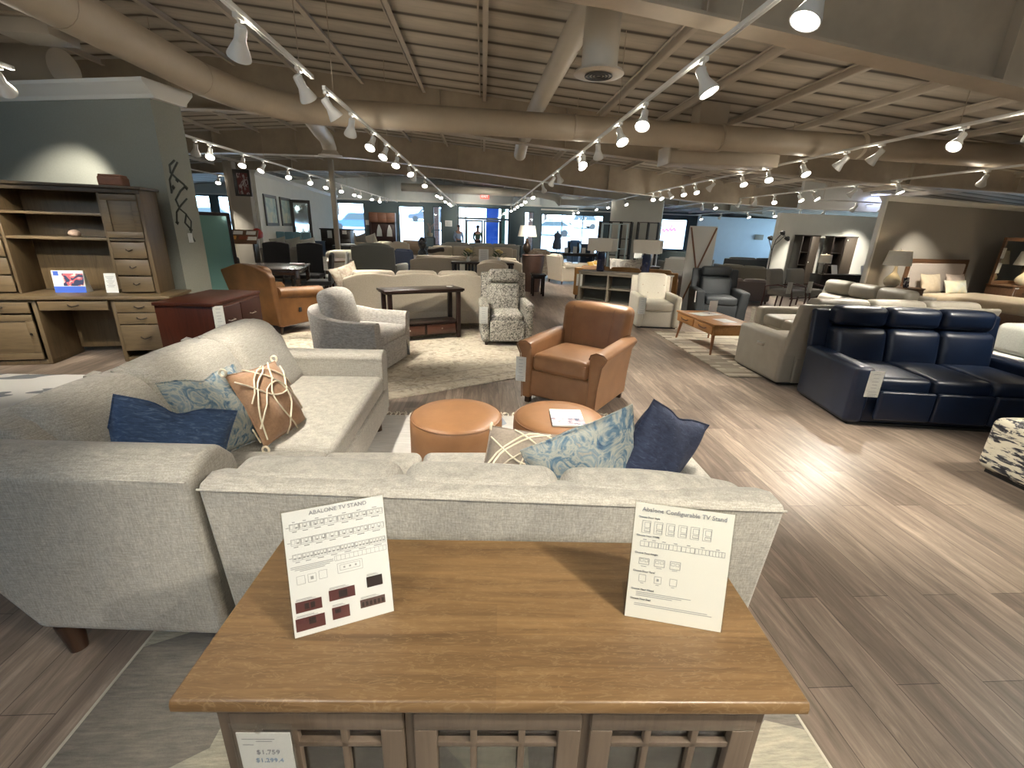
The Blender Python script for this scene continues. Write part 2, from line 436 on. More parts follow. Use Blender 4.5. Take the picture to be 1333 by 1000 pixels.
# partitions
def wallseg(name, p0, p1, z0, z1, th, mat, crown=0.0, base=0.0, cap=False):
    p0 = Vector(p0); p1 = Vector(p1); d = (p1 - p0); L = d.length; a = math.atan2(d.y, d.x)
    c = (p0 + p1) / 2
    o = struct(name, xf(box((0, 0, (z0 + z1) / 2), (L, th, z1 - z0), .002), loc=(c.x, c.y, 0), rot=(0, 0, a)), mat, smooth=False)
    if crown:
        prof = [(th / 2, z1 - crown), (th / 2 + .015, z1 - crown), (th / 2 + .03, z1 - crown * .75), (th / 2 + crown * .65, z1 - crown * .25), (th / 2 + crown * .8, z1 - crown * .12), (th / 2 + crown * .8, z1 + .02),
                (-th / 2 - crown * .8, z1 + .02), (-th / 2 - crown * .8, z1 - crown * .12), (-th / 2 - .03, z1 - crown * .75), (-th / 2 - .015, z1 - crown), (-th / 2, z1 - crown)]
        mesh('crown_moulding', xf(prism(prof, 'x', -L / 2 - crown * .5, L / 2 + crown * .5), loc=(c.x, c.y, 0), rot=(0, 0, a)), M_trimw, o, smooth=False)
    if base:
        mesh('skirting', xf(box((0, 0, base / 2), (L + .03, th + .03, base), .003), loc=(c.x, c.y, 0), rot=(0, 0, a)), M_trimw, o, smooth=False)
    return o
wallseg('wall_left_partition', (-3.78, 6.42), (-14, 9.2), 0, 3.07, .4, M_wall_sage, .16, .1)
wl = wallseg('wall_left_gallery', (-6.72, 14.9), (-7.75, 26.2), 0, 3.0, .12, M_wall_cream, .1, .12)
struct('wall_left_end', box((-7.0, 14.72, 1.5), (.56, .24, 3.0), .004), M_wall_mush)
wallseg('wall_right_partition', (8.0, 9.3), (16.0, 11.6), 0, 2.5, .08, M_wall_mush, .09, .1)
struct('trim_41', box((7.965, 9.27, 1.25), (.05, .11, 2.5), .006), M_trimw)
wallseg('wall_right_far', (9.45, 15.0), (14.5, 15.4), 0, 2.42, .15, M_wall_cream, 0, .1)
struct('wall_right_bulkhead', box((14.5, 14.2, 3.0), (10.0, .12, 1.0), .002), paint('bulkhead_paint', (.50, .50, .48), .7))
wallseg('wall_centre_panel', (5.62, 21.1), (7.6, 20.2), 0, 3.0, .3, M_wall_cream, 0, .1)
struct('wall_cool', box((15.6, 26.6, 1.35), (7.0, .15, 2.7), .002), M_wall_daylit)
struct('wall_left_far', box((-10.9, 27.5, 1.5), (2.6, .12, 3.0), .002), M_wall_mush)

# ducts
M_duct = paint('duct_paint', (.42, .355, .27), .5, var=.05)
M_ductw = paint('light_duct', (.52, .47, .39), .45, var=.04)
t = T('air_duct', 'long round brown-grey duct crossing the ceiling with a bend on the left', 'duct')
mesh('duct_pipe', tube([(-3.42, -2, 3.22), (-3.42, 4, 3.22), (-3.42, 6.6, 3.22), (-3.3, 7.2, 3.22), (-3.0, 7.7, 3.22), (-2.6, 7.95, 3.21), (-1, 8.0, 3.2), (2, 8.05, 3.17), (6, 8.1, 3.12), (12, 8.2, 3.08)], .185, 20), M_duct, t)
mesh('seam_band', [cyl((x, 8.02, z), (x + .03, 8.02, z), .19, n=20) for x, z in ((-1.0, 3.2), (1.4, 3.18), (3.8, 3.15), (6.2, 3.12))] + [cyl((-3.42, y, 3.22), (-3.42, y + .03, 3.22), .19, n=20) for y in (2.2, 4.6, 6.5)], M_steel, t)
t = T('air_duct', 'pale round branch duct running forward over the aisle to a ceiling diffuser', 'duct')
mesh('duct_pipe', tube([(.98, 4.75, 3.62), (.95, 5.2, 3.6), (.9, 6.5, 3.56), (.83, 8.5, 3.50), (.78, 10.6, 3.30), (.78, 11.0, 3.18)], .13, 18), M_ductw, t)
mesh('duct_seam', [cyl((.97 - .035 * (y - 5), y, 3.61 - .02 * (y - 5)), (.97 - .035 * (y - 5), y + .025, 3.61 - .02 * (y - 5)), .135, n=18) for y in (5.4, 5.8, 6.2, 6.6, 7.0, 7.4)], M_duct, t)
mesh('diffuser_drop', lathe([(.155, .62), (.16, .3), (.16, .05), (.175, 0)], 24, (1.02, 4.72, 2.98)), M_ductw, t)
df = mesh('diffuser', lathe([(.13, .03), (.215, .02), (.225, 0), (.17, -.012), (.13, -.005)], 28, (1.02, 4.72, 2.97)), M_ductw, t)
mesh('diffuser_louvre', [xf(tube([(r * math.cos(a * PI / 12), r * math.sin(a * PI / 12), 0) for a in range(24)], .006, 6, True), loc=(1.02, 4.72, 2.955)) for r in (.03, .06, .09, .12)], paint('dark_grille', (.04, .035, .03), .5), df)
t = T('air_duct', 'short pale ribbed duct ending in a round diffuser left of centre', 'duct')
mesh('duct_pipe', tube([(-2.75, 8.1, 3.3), (-3.3, 10.5, 3.38), (-3.45, 11.4, 3.38), (-3.46, 11.6, 3.2)], .15, 16), M_ductw, t)
mesh('diffuser', lathe([(.15, .1), (.2, .02), (.26, 0), (.25, -.02), (.12, -.01)], 24, (-3.46, 11.6, 3.08)), M_ductw, t)
t = T('air_duct', 'wide round duct end above the sage partition wall', 'duct')
mesh('duct_pipe', tube([(-9, 7.5, 3.42), (-5.6, 7.1, 3.36)], .25, 24), M_ductw, t)
mesh('duct_end', cyl((-5.62, 7.1, 3.36), (-5.3, 7.05, 3.36), .25, .22, 24), M_ductw, t)
t = T('rectangular_duct', 'boxy vertical duct riser beside the right centre lighting track', 'duct')
q = D(925, 145, 8.6)
mesh('duct_box', box((q.x, 8.6, q.z + .15), (.50, .35, 1.15), .01), M_duct, t)
mesh('duct_elbow', box((q.x - .1, 8.6, q.z - .5), (.75, .45, .22), .02), M_duct, t)
mesh('duct_flange', [box((q.x, 8.6, q.z + dz), (.54, .39, .03), .003) for dz in (-.36, .1)], M_steel, t)
t = T('rectangular_duct', 'low boxy duct hung crosswise under the round main duct on the right', 'duct')
q = D(935, 207, 8.9)
mesh('duct_box', box((q.x, 8.9, q.z), (2.0, .5, .26), .01), M_duct, t)
mesh('duct_end_plate', box((q.x - 1.01, 8.9, q.z), (.03, .54, .3), .004), M_ductw, t)
t = T('rectangular_duct', 'small boxy grey unit hanging at the top left near the roof', 'duct')
q = G(48, 42, 3.45)
mesh('duct_box', box(q, (.55, .4, .14), .01), M_ductw, t)
mesh('duct_plate', box((q.x, q.y, q.z + .09), (.62, .46, .03), .005), M_steel, t)
t = T('air_duct', 'grey duct running along the bulkhead above the entrance', 'duct')
mesh('duct_pipe', tube([(-4.3, 26.2, 3.55), (-3.6, 26.2, 3.55), (3.0, 26.2, 3.5), (3.9, 26.2, 3.35), (4.2, 26.2, 3.05)], .2, 14), M_ductw, t)
mesh('duct_box', box((5.4, 26.0, 3.1), (2.6, .5, .3), .01), M_ductw, t)

# exit sign and notices at the entrance
t = T('exit_sign', 'small red lit EXIT sign on the bulkhead above the entrance', 'sign', (.07, 28.9, 3.42))
mesh('sign_case', box((0, 0, 0), (.5, .05, .24), .01), glow('exit_red', (1, .12, .08), .9), t)
def text(parent, name, s, size, loc, mat, rot=(PI / 2, 0, 0), ext=.0006, align='CENTER', sx=1):
    cu = bpy.data.curves.new('t', 'FONT'); cu.body = s; cu.size = size; cu.align_x = align; cu.align_y = 'CENTER'; cu.extrude = ext; cu.resolution_u = 2
    ob = bpy.data.objects.new('t', cu); COL.objects.link(ob)
    bpy.context.view_layer.update()
    me = bpy.data.meshes.new_from_object(ob.evaluated_get(bpy.context.evaluated_depsgraph_get()))
    bpy.data.objects.remove(ob); bpy.data.curves.remove(cu)
    me.transform(Matrix.LocRotScale(Vector(loc), Euler(rot), Vector((sx, 1, 1)))); me.materials.clear(); me.materials.append(mat); me.name = name
    o = bpy.data.objects.new(name, me); COL.objects.link(o)
    if parent: o.parent = parent
    return o
text(t, 'lettering', 'EXIT', .2, (0, -.028, 0), glow('exit_letter', (1, .75, .7), 1.5))
t = T('notice', 'white notice sheet on the dark pillar left of the entrance', 'notice', D(584, 291, 29.485))
mesh('sheet', box((0, 0, 0), (.42, .02, .34), .003), paint('paper', (.72, .72, .68), .7), t)
mesh('print', [box((0, -.011, .1 - .05 * k), (.3, .001, .014), .0002) for k in range(5)], paint('print_ink', (.25, .25, .25), .8), t)

# ================================================================== TRACK LIGHTING
M_track = paint('track_white', (.74, .73, .69), .4)
M_bulb_on = glow('lamp_face_lit', (1.0, .93, .84), 14)
M_black = paint('black_plastic', (.012, .012, .012), .55)
def make_head():
    t = T('track_spotlight', '', 'spotlight')
    mesh('track_adapter', [box((0, 0, -.035), (.035, .10, .03), .006), cyl((0, 0, -.05), (0, 0, -.10), .011), box((0, 0, -.1), (.05, .03, .06), .012)], M_track, t)
    h = mesh('lamp_housing', [lathe([(.028, .05), (.036, .04), (.036, -.03), (.040, -.05), (.052, -.08), (.074, -.135), (.076, -.15), (.070, -.15), (.066, -.141)], 20), box((0, 0, .0), (.05, .075, .09), .014)], M_track, t)
    h.location = (0, 0, -.125)
    mesh('lamp_face', lathe([(.0655, -.1425), (.05, -.1440), (.001, -.1448)], 20), M_bulb_on, h)
    l = bpy.data.lights.new('track_lamp', 'SPOT'); l.energy = LAMP_W; l.color = (1.0, .93, .80); l.spot_size = R(52); l.spot_blend = .65; l.shadow_soft_size = .045
    lo = bpy.data.objects.new('lamp_light', l); COL.objects.link(lo); lo.parent = h; lo.location = (0, 0, -.155)
    v = bpy.data.lights.new('ceiling_fill', 'POINT'); v.energy = 2.6; v.color = (1.0, .93, .80); v.shadow_soft_size = .05      # weak fill added to every head to brighten the ceiling
    vo = bpy.data.objects.new('ceiling_fill_light', v); COL.objects.link(vo); vo.parent = t; vo.location = (0, .13, -.10)
    return t
head0 = make_head(); head_used = False
full_lamp = [c for c in head0.children_recursive if c.type == 'LIGHT' and c.data.type == 'SPOT'][0].data; dim_lamp = full_lamp.copy(); dim_lamp.energy = 66.0; mid_lamp = full_lamp.copy(); mid_lamp.energy = 250.0     # dimmed lamps over the near cabinet
def aim(o, d):
    h = [c for c in o.children if c.name.startswith('lamp_housing')][0]
    h.rotation_euler = Vector(d).to_track_quat('-Z', 'Y').to_euler()
ORD = ['nearest', 'second', 'third', 'fourth', 'fifth', 'sixth', 'seventh', 'eighth', 'ninth', 'tenth', 'eleventh', 'twelfth', 'thirteenth', 'fourteenth', 'fifteenth', 'sixteenth', 'seventeenth', 'eighteenth', 'nineteenth', 'twentieth', 'twenty-first', 'twenty-second']
def heads(track, x, z, items, z_fn=None):
    global head_used
    items = sorted(items, key=lambda i: i[0])
    for k, (y, d) in enumerate(items):
        o = head0 if not head_used else copy_tree(head0); head_used = True
        xx = x(y) if callable(x) else x
        o.location = (xx, y, z); aim(o, d)
        how = 'facing the camera' if d[1] < -.15 else 'turned away'
        for c in o.children_recursive:
            if c.type == 'LIGHT' and c.data.type == 'SPOT': c.data = full_lamp if (y >= 1.9 or (not callable(x) and x > 2)) else (mid_lamp if abs(y + .4) < .01 else dim_lamp)
        o['label'] = 'white cone spotlight %s, %s along the %s' % (how, ORD[min(k, 21)], track)
        o['group'] = 'spotlights on the ' + track
def rail(name_, x, y0, y1, z, label, x1=None):
    x1 = x if x1 is None else x1
    t = T('track_rail', label, 'lighting track', (x, y0, z))
    d = Vector((x1 - x, y1 - y0, 0)); a = math.atan2(d.y, d.x) - PI / 2; L = d.length
    mesh('rail', [xf(join(box((-.014, L / 2, 0), (.008, L, .034), .002), box((.014, L / 2, 0), (.008, L, .034), .002), box((0, L / 2, .013), (.03, L, .008), .002)), rot=(0, 0, a))], M_track, t)
    mesh('end_cap', [xf(box((0, yy, 0), (.036, .03, .036), .004), rot=(0, 0, a)) for yy in (0, L)], M_track, t)
    n = max(2, int(L / 2.6)); w = []
    for i in range(n):
        yy = .3 + (L - .6) * i / (n - 1); px = x + d.x * yy / L
        w.append(cyl((px - x, yy, .015), (px - x, yy, roofz(px) - z - .05), .004, n=6))
    for s_ in w: mesh('hanging_wire', s_, M_steel, t)
def away(s=0.0, dn=1.0): return (s, .75, -dn)
def tow(s=0.0, dn=1.0): return (s, -.75, -dn)
TZ = 2.9
def onrail(pts):
    return [(G(px, py, TZ - .0).y, d) for px, py, d in pts]
rail('a', -1.60, -2.5, 5.0, TZ, 'white lighting track, near piece left of centre overhead')
rail('b', -1.60, 5.35, 29.0, TZ, 'long white lighting track left of centre running to the entrance')
heads('left centre track', -1.60, TZ, [(-2.2, (0, .2, -1)), (-1.6, (1.3, 2.4, -2.0)), (-.6, (1.25, 1.4, -2.0)), (.2, (-.9, -.3, -1)), (.9, (.55, .3, -1)), (1.6, (-.15, .5, -1)), (2.3, (.28, .35, -1))] + onrail([(306, 14, away(-.6)), (386, 84, away(.3))]) +  # rearmost heads are unseen, added to light signs and bounce upward
      onrail([(424, 116, (.6, .5, -1)), (457, 145, away(-.4)), (487, 170, tow(-.25)), (503, 185, tow(-.3)), (517, 198, tow(-.1)), (531, 212, tow(.4)), (540, 219, away(-.5)),
              (549, 230, tow(.1)), (567, 246, tow(-.3, 1.2)), (571, 249, tow(.1)), (577, 255.5, tow(-.4)), (581, 258.5, tow(.1)), (584, 261, tow(-.2))]) + [(25.5, (.2, 1, -.12))])  # final head is added to brighten the front wall
rail('c', 1.63, -2.5, 29.0, TZ, 'long white lighting track right of centre running to the entrance')
heads('right centre track', 1.63, TZ, [(-2.3, (.3, -.1, -1)), (-1.8, (-1.19, 2.58, -2.0)), (-1.0, (-1.1, 1.8, -2.0)), (-.4, (-1.2, 1.05, -2.1)), (.2, (1.2, .1, -1)), (.9, (.6, .8, -1)), (2.62, (-.45, -.1, -1))] +  # rearmost heads added out of view for the signs and floor bounce
      onrail([(925, 72, (.45, -.35, -1)), (850, 132, (-.3, -.65, -1)), (820, 158, (.2, -.7, -1)), (785, 180, away(.3)), (765, 195, tow(-.15)), (759, 199, tow(.4)), (733, 221, away(.6)), (727, 226, away(-.4)),
              (713, 237, away(.5)), (700, 248, tow(.2)), (691, 255, tow(-.1)), (685, 259.5, tow(.2)), (680, 263, tow(0)), (675, 266.5, tow(.2)), (671, 269.5, tow(0))]) + [(25.0, (.5, 1, -.12)), (23.0, (-.5, 1, -.1))])  # final pair of heads added as a wash on the front wall
rail('d', 5.36, -1, 27.5, TZ, 'white lighting track on the right running over the blue sofa')
heads('right track', 5.36, TZ, [(.2, (-3.3, .9, -2.9)), (1.2, (-2.9, 1.2, -2.9)), (2.3, (-1.0, .4, -1)), (3.2, (-.2, .7, -1)), (4.05, (.9, .5, -1))] +
      onrail([(1325, 140, (.5, .2, -1)), (1232, 161, (-.9, -.35, -1)), (1127, 184.5, away(-.4)), (1083, 194.5, away(-.5)), (1030, 206.5, tow(.1)), (986, 216.5, tow(-.2)), (953, 224, tow(0)),
              (917, 232.5, away(-.6)), (894, 237.5, tow(.1)), (878, 241, tow(0)), (862, 245, (.6, -.3, -1)), (849, 247.5, tow(.2)), (840, 249.5, tow(-.2)), (804, 257.5, tow(.3)), (783, 262.5, tow(0)), (768, 266, tow(.3)), (745, 271, tow(0)), (740, 272.5, tow(.3))]))
rail('e', 8.6, 5.0, 25, TZ - .03, 'white lighting track over the grey sectional on the right')
heads('far right track', 8.6, TZ - .03, [(y, d) for y, d in onrail([(1290, 218, away(.4)), (1176, 232, (.2, -.5, -1)), (1120, 239, away(-.5)), (1067, 245.5, tow(.4)), (1050, 248, tow(.2)), (1018, 252, tow(-.3)), (992, 255, away(.3)), (972, 257.5, away(-.3)), (940, 261.5, tow(0)), (925, 263.5, away(.3))])])
rail('f', 11.6, 13.9, 26, TZ - .2, 'short white lighting track in front of the cool white wall at the right', 11.2)
heads('short track by the cool wall', lambda y: 11.6 - .4 * (y - 13.9) / 12.1, TZ - .2, [(15.8, away(.2)), (17.0, away(.5)), (18.5, tow(0)), (20.3, tow(.3)), (22.5, away(-.2)), (24.5, tow(.1))])
rail('g', -4.86, 7.9, 28, TZ, 'white lighting track over the dining tables on the left')
heads('left track', -4.86, TZ, onrail([(252, 180, (-.5, .6, -1)), (270, 186, tow(.2)), (315, 199.5, tow(.1)), (343, 208, tow(-.3)), (374, 218, tow(.35)), (406, 227, tow(.4)), (428, 234, tow(0)), (436, 236.5, away(.4)), (447, 240, tow(.2)), (465, 245.5, tow(.1)), (474, 248, tow(-.2)), (488, 252.5, tow(.3)), (500, 256, tow(0))]) + [(24.6, (.1, 1, -.12)), (23.0, (-.6, 1, -.1))])  # final pair of heads added to lift the dark front wall
rail('h', -8.0, 12.0, 27, TZ, 'short white lighting track seen past the sage wall on the far left')
heads('far left track', -8.0, TZ, [(13.2, away(.3)), (15.5, tow(.2)), (18.0, tow(0)), (20.5, tow(.1)), (23.0, tow(.2)), (25.5, tow(0))])
rail('k', 9.2, 12.9, 13.3, 2.68, 'short white lighting track in front of the two dark cabinets', 12.6)
heads('track in front of the dark cabinets', lambda y: 9.2 + (y - 12.9) * 8.5, 2.68, [(13.04, (0, 1, -1)), (13.15, (.1, 1, -.9)), (13.25, (0, 1, -.8))])
# lamps washing the sage wall and desk, and the bedroom wall
rail('i', -4.42, 2.4, 5.25, TZ, 'short white lighting track in front of the desk')
heads('track in front of the desk', -4.42, TZ, [(2.8, (.0, 1.1, -1)), (4.0, (-.5, .8, -1)), (5.1, (-.55, 1.0, -.75))])
rail('j', 11.2, 6.4, 8.2, TZ - .2, 'short white lighting track in front of the bed wall')
heads('track in front of the bed wall', 11.2, TZ - .2, [(6.8, (-.4, .9, -1.2)), (7.5, (.3, .9, -1.2)), (8.0, (.9, .3, -1.2))])
for k, (px, py) in enumerate(((1150, 254), (1196, 214))):
    q = D(px, py, 13.9 if k == 0 else 12.0)
    t = T('ceiling_light', ('lower' if k == 0 else 'upper') + ' small bluish ceiling light above the bed wall at right', 'ceiling light', q)
    mesh('light_housing', box((0, 0, .03), (.62, .3, .05), .01), M_track, t)
    mesh('diffuser', box((0, 0, 0), (.55, .24, .02), .008), glow('cool_led', (.55, .62, 1), 5), t)
    l = bpy.data.lights.new('led', 'AREA'); l.shape = 'RECTANGLE'; l.size = .55; l.size_y = .24; l.energy = 7; l.color = (.55, .65, 1)
    lo = bpy.data.objects.new('led_light', l); COL.objects.link(lo); lo.parent = t; lo.location = (0, 0, -.02)

# ================================================================== RUGS
def rug(name, label, pts, mat, th=.012):
    o = struct(name, slab(pts, .001, th), mat, smooth=False); del o['kind']; return tag(o, label, 'rug')
def quadrect(p0, u, v, lu0, lu1, lv0, lv1):
    p0 = Vector(p0); u = Vector(u).normalized(); v = Vector(v).normalized()
    return [p0 + u * a + v * b for a, b in ((lu0, lv0), (lu1, lv0), (lu1, lv1), (lu0, lv1))]
def m_standrug():
    m, n, b = _base('grey_cream_rug'); co = _coord(n)
    v = n.nodes.new('ShaderNodeTexVoronoi'); v.inputs['Scale'].default_value = 1.7; n.links.new(_coord(n, (1, 1, 0)), v.inputs['Vector'])
    sx = n.nodes.new('ShaderNodeSeparateColor'); n.links.new(v.outputs['Color'], sx.inputs[0])
    base = _ramp(n, sx.outputs[0], [(0, (.235, .215, .19)), (.5, (.235, .215, .19)), (.52, (.45, .42, .34)), (1, (.45, .42, .34))], 'CONSTANT')
    f = _noise(n, _coord(n, (6, 40, 1)), 1.5, 5, .7); c = _mix(n, base, _ramp(n, f, [(.3, (.62, .62, .62)), (.7, (1.25, 1.22, 1.15))]), 1, 'MULTIPLY')
    n.links.new(c, b.inputs['Base Color']); b.inputs['Roughness'].default_value = .95
    _bump(n, b, _noise(n, co, 70, 3), .5, .01); return m
rug('area_rug', 'grey and cream patterned rug under the wooden media cabinet', [(-1.32, -.9), (1.13, -.9), (1.15, 1.62), (-1.32, 1.62)], m_standrug(), .011)
for x_ in (-1.325, 1.14): mesh('rug_binding', box((x_, .36, .007), (.012, 2.52, .012), .003), paint('cream_binding', (.62, .58, .48), .9), bpy.data.objects['area_rug'])
def m_vintage():
    m, n, b = _base('vintage_beige_rug'); co = _coord(n)
    f = _noise(n, co, 9, 6, .7, 1.5); base = _ramp(n, f, [(.35, (.30, .25, .19)), (.5, (.52, .46, .36)), (.7, (.62, .57, .46))])
    w = n.nodes.new('ShaderNodeTexVoronoi'); w.inputs['Scale'].default_value = 4; n.links.new(co, w.inputs['Vector'])
    c = _mix(n, base, _ramp(n, w.outputs['Distance'], [(.2, (1, 1, 1)), (.32, (.72, .70, .68)), (.42, (1, 1, 1))]), .5, 'MULTIPLY')
    n.links.new(c, b.inputs['Base Color']); b.inputs['Roughness'].default_value = .95; _bump(n, b, f, .2, .01); return m
M_vint = m_vintage()
rg = rug('area_rug', 'large faded beige vintage rug under the swivel chair and console table', quadrect((-.94, 4.21), (.87, .49), (-.49, .87), -.95, 2.9, 0, 3.45), M_vint)
mesh('rug_border', [slab(quadrect((-.94, 4.21), (.87, .49), (-.49, .87), -.8, 2.7, .2, .23), .0125, .0135), slab(quadrect((-.94, 4.21), (.87, .49), (-.49, .87), 2.5, 2.53, .2, 3.3), .0125, .0135), slab(quadrect((-.94, 4.21), (.87, .49), (-.49, .87), -.8, 2.5, .50, .52), .0125, .0135)], fabric('rug_border_fab', (.36, .31, .25), .3, 30), rg, smooth=False)
def m_wave():
    m, n, b = _base('ivory_blue_rug'); co = _coord(n, (1.3, 1.3, 0))
    v = n.nodes.new('ShaderNodeTexVoronoi'); v.inputs['Scale'].default_value = 1.1; n.links.new(co, v.inputs['Vector'])
    sx = n.nodes.new('ShaderNodeSeparateColor'); n.links.new(v.outputs['Color'], sx.inputs[0])
    base = _ramp(n, sx.outputs[1], [(0, (.60, .58, .55)), (.45, (.33, .36, .42)), (.62, (.56, .54, .50)), (.85, (.24, .19, .15))], 'CONSTANT')
    f = _noise(n, _coord(n, (3, 30, 1)), 2, 4); c = _mix(n, base, _ramp(n, f, [(.3, (.82, .82, .82)), (.7, (1.1, 1.1, 1.1))]), 1, 'MULTIPLY')
    n.links.new(c, b.inputs['Base Color']); b.inputs['Roughness'].default_value = .95; _bump(n, b, f, .2, .01); return m
rg = rug('area_rug', 'ivory and blue-grey rug with knotted fringe under the ottomans', [(-1.25, 1.75), (1.36, 1.75), (1.36, 3.83), (-1.25, 3.83)], m_wave())
random.seed(3); fr = []
for i in range(62):
    x = -1.24 + i * .0425
    fr.append(tube([(x, 3.82, .008), (x + random.uniform(-.01, .02), 3.87, .012), (x + random.uniform(-.025, .025), 3.92, .005)], .007, 5))
    if i % 2 == 0: fr.append(tube([(x, 3.86, .014), (x + .022, 3.875, .018), (x + .045, 3.86, .014)], .006, 5))
for i in range(20):
    y = 1.8 + i * .1
mesh('fringe', fr, fabric('cream_cord', (.66, .60, .48), .1, 80), rg)
def m_leftrug():
    return pattern('ivory_grey_patch_rug', [(0, (.66, .64, .60)), (.56, (.66, .64, .60)), (.57, (.20, .21, .22)), (.66, (.62, .60, .56))], 1.2, (1, 2.2, 1), 2, .6)
rug('area_rug', 'ivory rug with charcoal patches in front of the desk', [(-7.2, 3.0), (-2.75, 3.0), (-2.75, 4.87), (-7.2, 4.87)], m_leftrug())
def m_stripe():
    m, n, b = _base('patchwork_stripe_rug')
    t = n.nodes.new('ShaderNodeTexCoord'); br = n.nodes.new('ShaderNodeTexBrick'); n.links.new(t.outputs['Object'], br.inputs['Vector'])
    br.inputs['Scale'].default_value = 1; br.inputs['Brick Width'].default_value = .42; br.inputs['Row Height'].default_value = .075; br.inputs['Mortar Size'].default_value = .004; br.inputs['Bias'].default_value = -.2
    br.inputs['Color1'].default_value = (.62, .56, .44, 1); br.inputs['Color2'].default_value = (.16, .125, .10, 1); br.inputs['Mortar'].default_value = (.3, .25, .2, 1)
    n.links.new(br.outputs['Color'], b.inputs['Base Color']); b.inputs['Roughness'].default_value = .9; return m
rug('area_rug', 'patchwork striped cream and brown rug under the honey coffee table', [(3.02, 5.12), (4.75, 5.12), (4.75, 7.75), (3.02, 7.75)], m_stripe())

# ================================================================== SMALL GENERIC THINGS
M_paper = paint('white_card', (.74, .74, .71), .6)
M_ink = paint('grey_print', (.28, .28, .30), .8)
M_acr = glass('clear_acrylic', (.98, .98, .97), .05, .12, .22)
M_inkb = paint('blue_print', (.22, .30, .42), .8)
def price_tag(loc, rz, label, w=.09, h=.2, tilt=0, blue=True):
    t = T('price_tag', label, 'price tag', loc, rot=(R(tilt), 0, R(rz)))
    mesh('card', box((0, 0, -h / 2 - .02), (w, .002, h), .0008), M_paper, t, smooth=False)
    mesh('plastic_sleeve', box((0, -.0025, -h / 2 - .005), (w + .008, .0012, h + .035), .0004), M_acr, t, smooth=False)
    mesh('print', [box((0, -.0045, -h * f - .02), (w * ww * .8, .0006, h * .014), .0001) for f, ww in ((.12, .55), (.27, .5), (.40, .55), (.52, .4), (.64, .5), (.80, .75), (.88, .8), (.95, .7))], M_ink, t, smooth=False)
    return t
def pillow_shape(w=.46, h=.46, th=.15, chop=0.0, n=16, pinch=.10):
    V = []; F = []; 
    def pt(i, j, s):
        u = -1 + 2 * i / n; v = -1 + 2 * j / n
        x = u * w / 2 * (1 - pinch * (1 - v * v)) ; z = v * h / 2 * (1 - pinch * (1 - u * u))
        e = max(0, (1 - u * u)) ** .55 * max(0, (1 - v * v)) ** .55
        y = s * th / 2 * e
        y += s * .010 * math.sin(u * 7 + v * 3) * e
        if chop and v > -.2:
            k = math.exp(-(u / .28) ** 2) * min(1, (v + .2) / 1.2)
            z -= chop * k; y *= (1 - .35 * k)
        return (x, y, z)
    idx = {}
    for s in (-1, 1):
        for i in range(n + 1):
            for j in range(n + 1):
                edge = i in (0, n) or j in (0, n)
                key = (i, j, 0 if edge else s)
                if key not in idx: idx[key] = len(V); V.append(pt(i, j, s))
    for s in (-1, 1):
        for i in range(n):
            for j in range(n):
                q = []
                for a, b in ((i, j), (i + 1, j), (i + 1, j + 1), (i, j + 1)):
                    edge = a in (0, n) or b in (0, n); q.append(idx[(a, b, 0 if edge else s)])
                F.append(tuple(q if s < 0 else q[::-1]))
    return (V, F)
def seam_loop(w, h, chop, pinch, n=16, r=.004):
    pts = []
    for k in range(4 * n):
        s, i = divmod(k, n); t = -1 + 2 * i / n
        u, v = ((t, -1), (1, t), (-t, 1), (-1, -t))[s]
        x = u * w / 2 * (1 - pinch * (1 - v * v)); z = v * h / 2 * (1 - pinch * (1 - u * u))
        if chop and v > -.2: z -= chop * math.exp(-(u / .28) ** 2) * min(1, (v + .2) / 1.2)
        pts.append((x, 0, z))
    return tube(pts, r, 6, True)
def pillow(label, mat, loc, rot, w=.46, h=.46, th=.16, chop=0, pinch=.1, piping=None, name='throw_pillow'):
    t = T(name, label, 'pillow', loc, rot=tuple(R(a) for a in rot))
    mesh('pillow_body', pillow_shape(w, h, th, chop, 18, pinch), mat, t, angle=80)
    mesh('piping', seam_loop(w, h, chop, pinch), piping or mat, t)
    return t

# ================================================================== THE BIG SECTIONAL (foreground)
M_sofa = linen('oatmeal_weave', (.385, .36, .31), .19)
M_leg = wood('dark_leg_wood', (.045, .022, .012), (.02, .01, .006), 'z', 1, .35)
t = T('sectional_sofa', 'large oatmeal-grey fabric L-shaped sectional sofa behind the wooden media cabinet', 'sofa')
# rear panel of the long section (faces the camera)
SH = lambda s: warp(s, lambda x, y, z: (x, y - .075 * x, z))
prof1 = [(1.335, .12), (1.262, .785), (1.262, .80), (1.272, .815), (1.34, .822), (1.42, .79), (1.52, .40), (1.52, .12)]
mesh('back_frame', SH(prism(prof1, 'x', -.905, .975, 6)), M_sofa, t, bevel=.014)
mesh('welt', [SH(tube([(-.905, 1.257, .800), (.975, 1.257, .800)], .004))], M_sofa, t)
def lobe(x0, x1, y0, y1, z0, z1, lean, b=.02, r=.07):
    w = x1 - x0; s = box(((x0 + x1) / 2, (y0 + y1) / 2, (z0 + z1) / 2), (w, y1 - y0, z1 - z0), r, 5, 5, (0, .03, b))
    return SH(warp(s, lambda x, y, z: (x, y - lean * (z - z0) / (z1 - z0) + lean, z)))
for (a, b_) in ((-.86, -.275), (-.27, .28), (.285, .955)):
    s = lobe(a, b_, 1.285, 1.50, .42, .822, .05, .010, .065)
    if b_ > .9: s = warp(s, lambda x, y, z: (x, y, z - max(0, (x - .5) / .45) ** 2 * .045 * (1 if z > .7 else 0)))
    mesh('back_cushion', s, M_sofa, t)
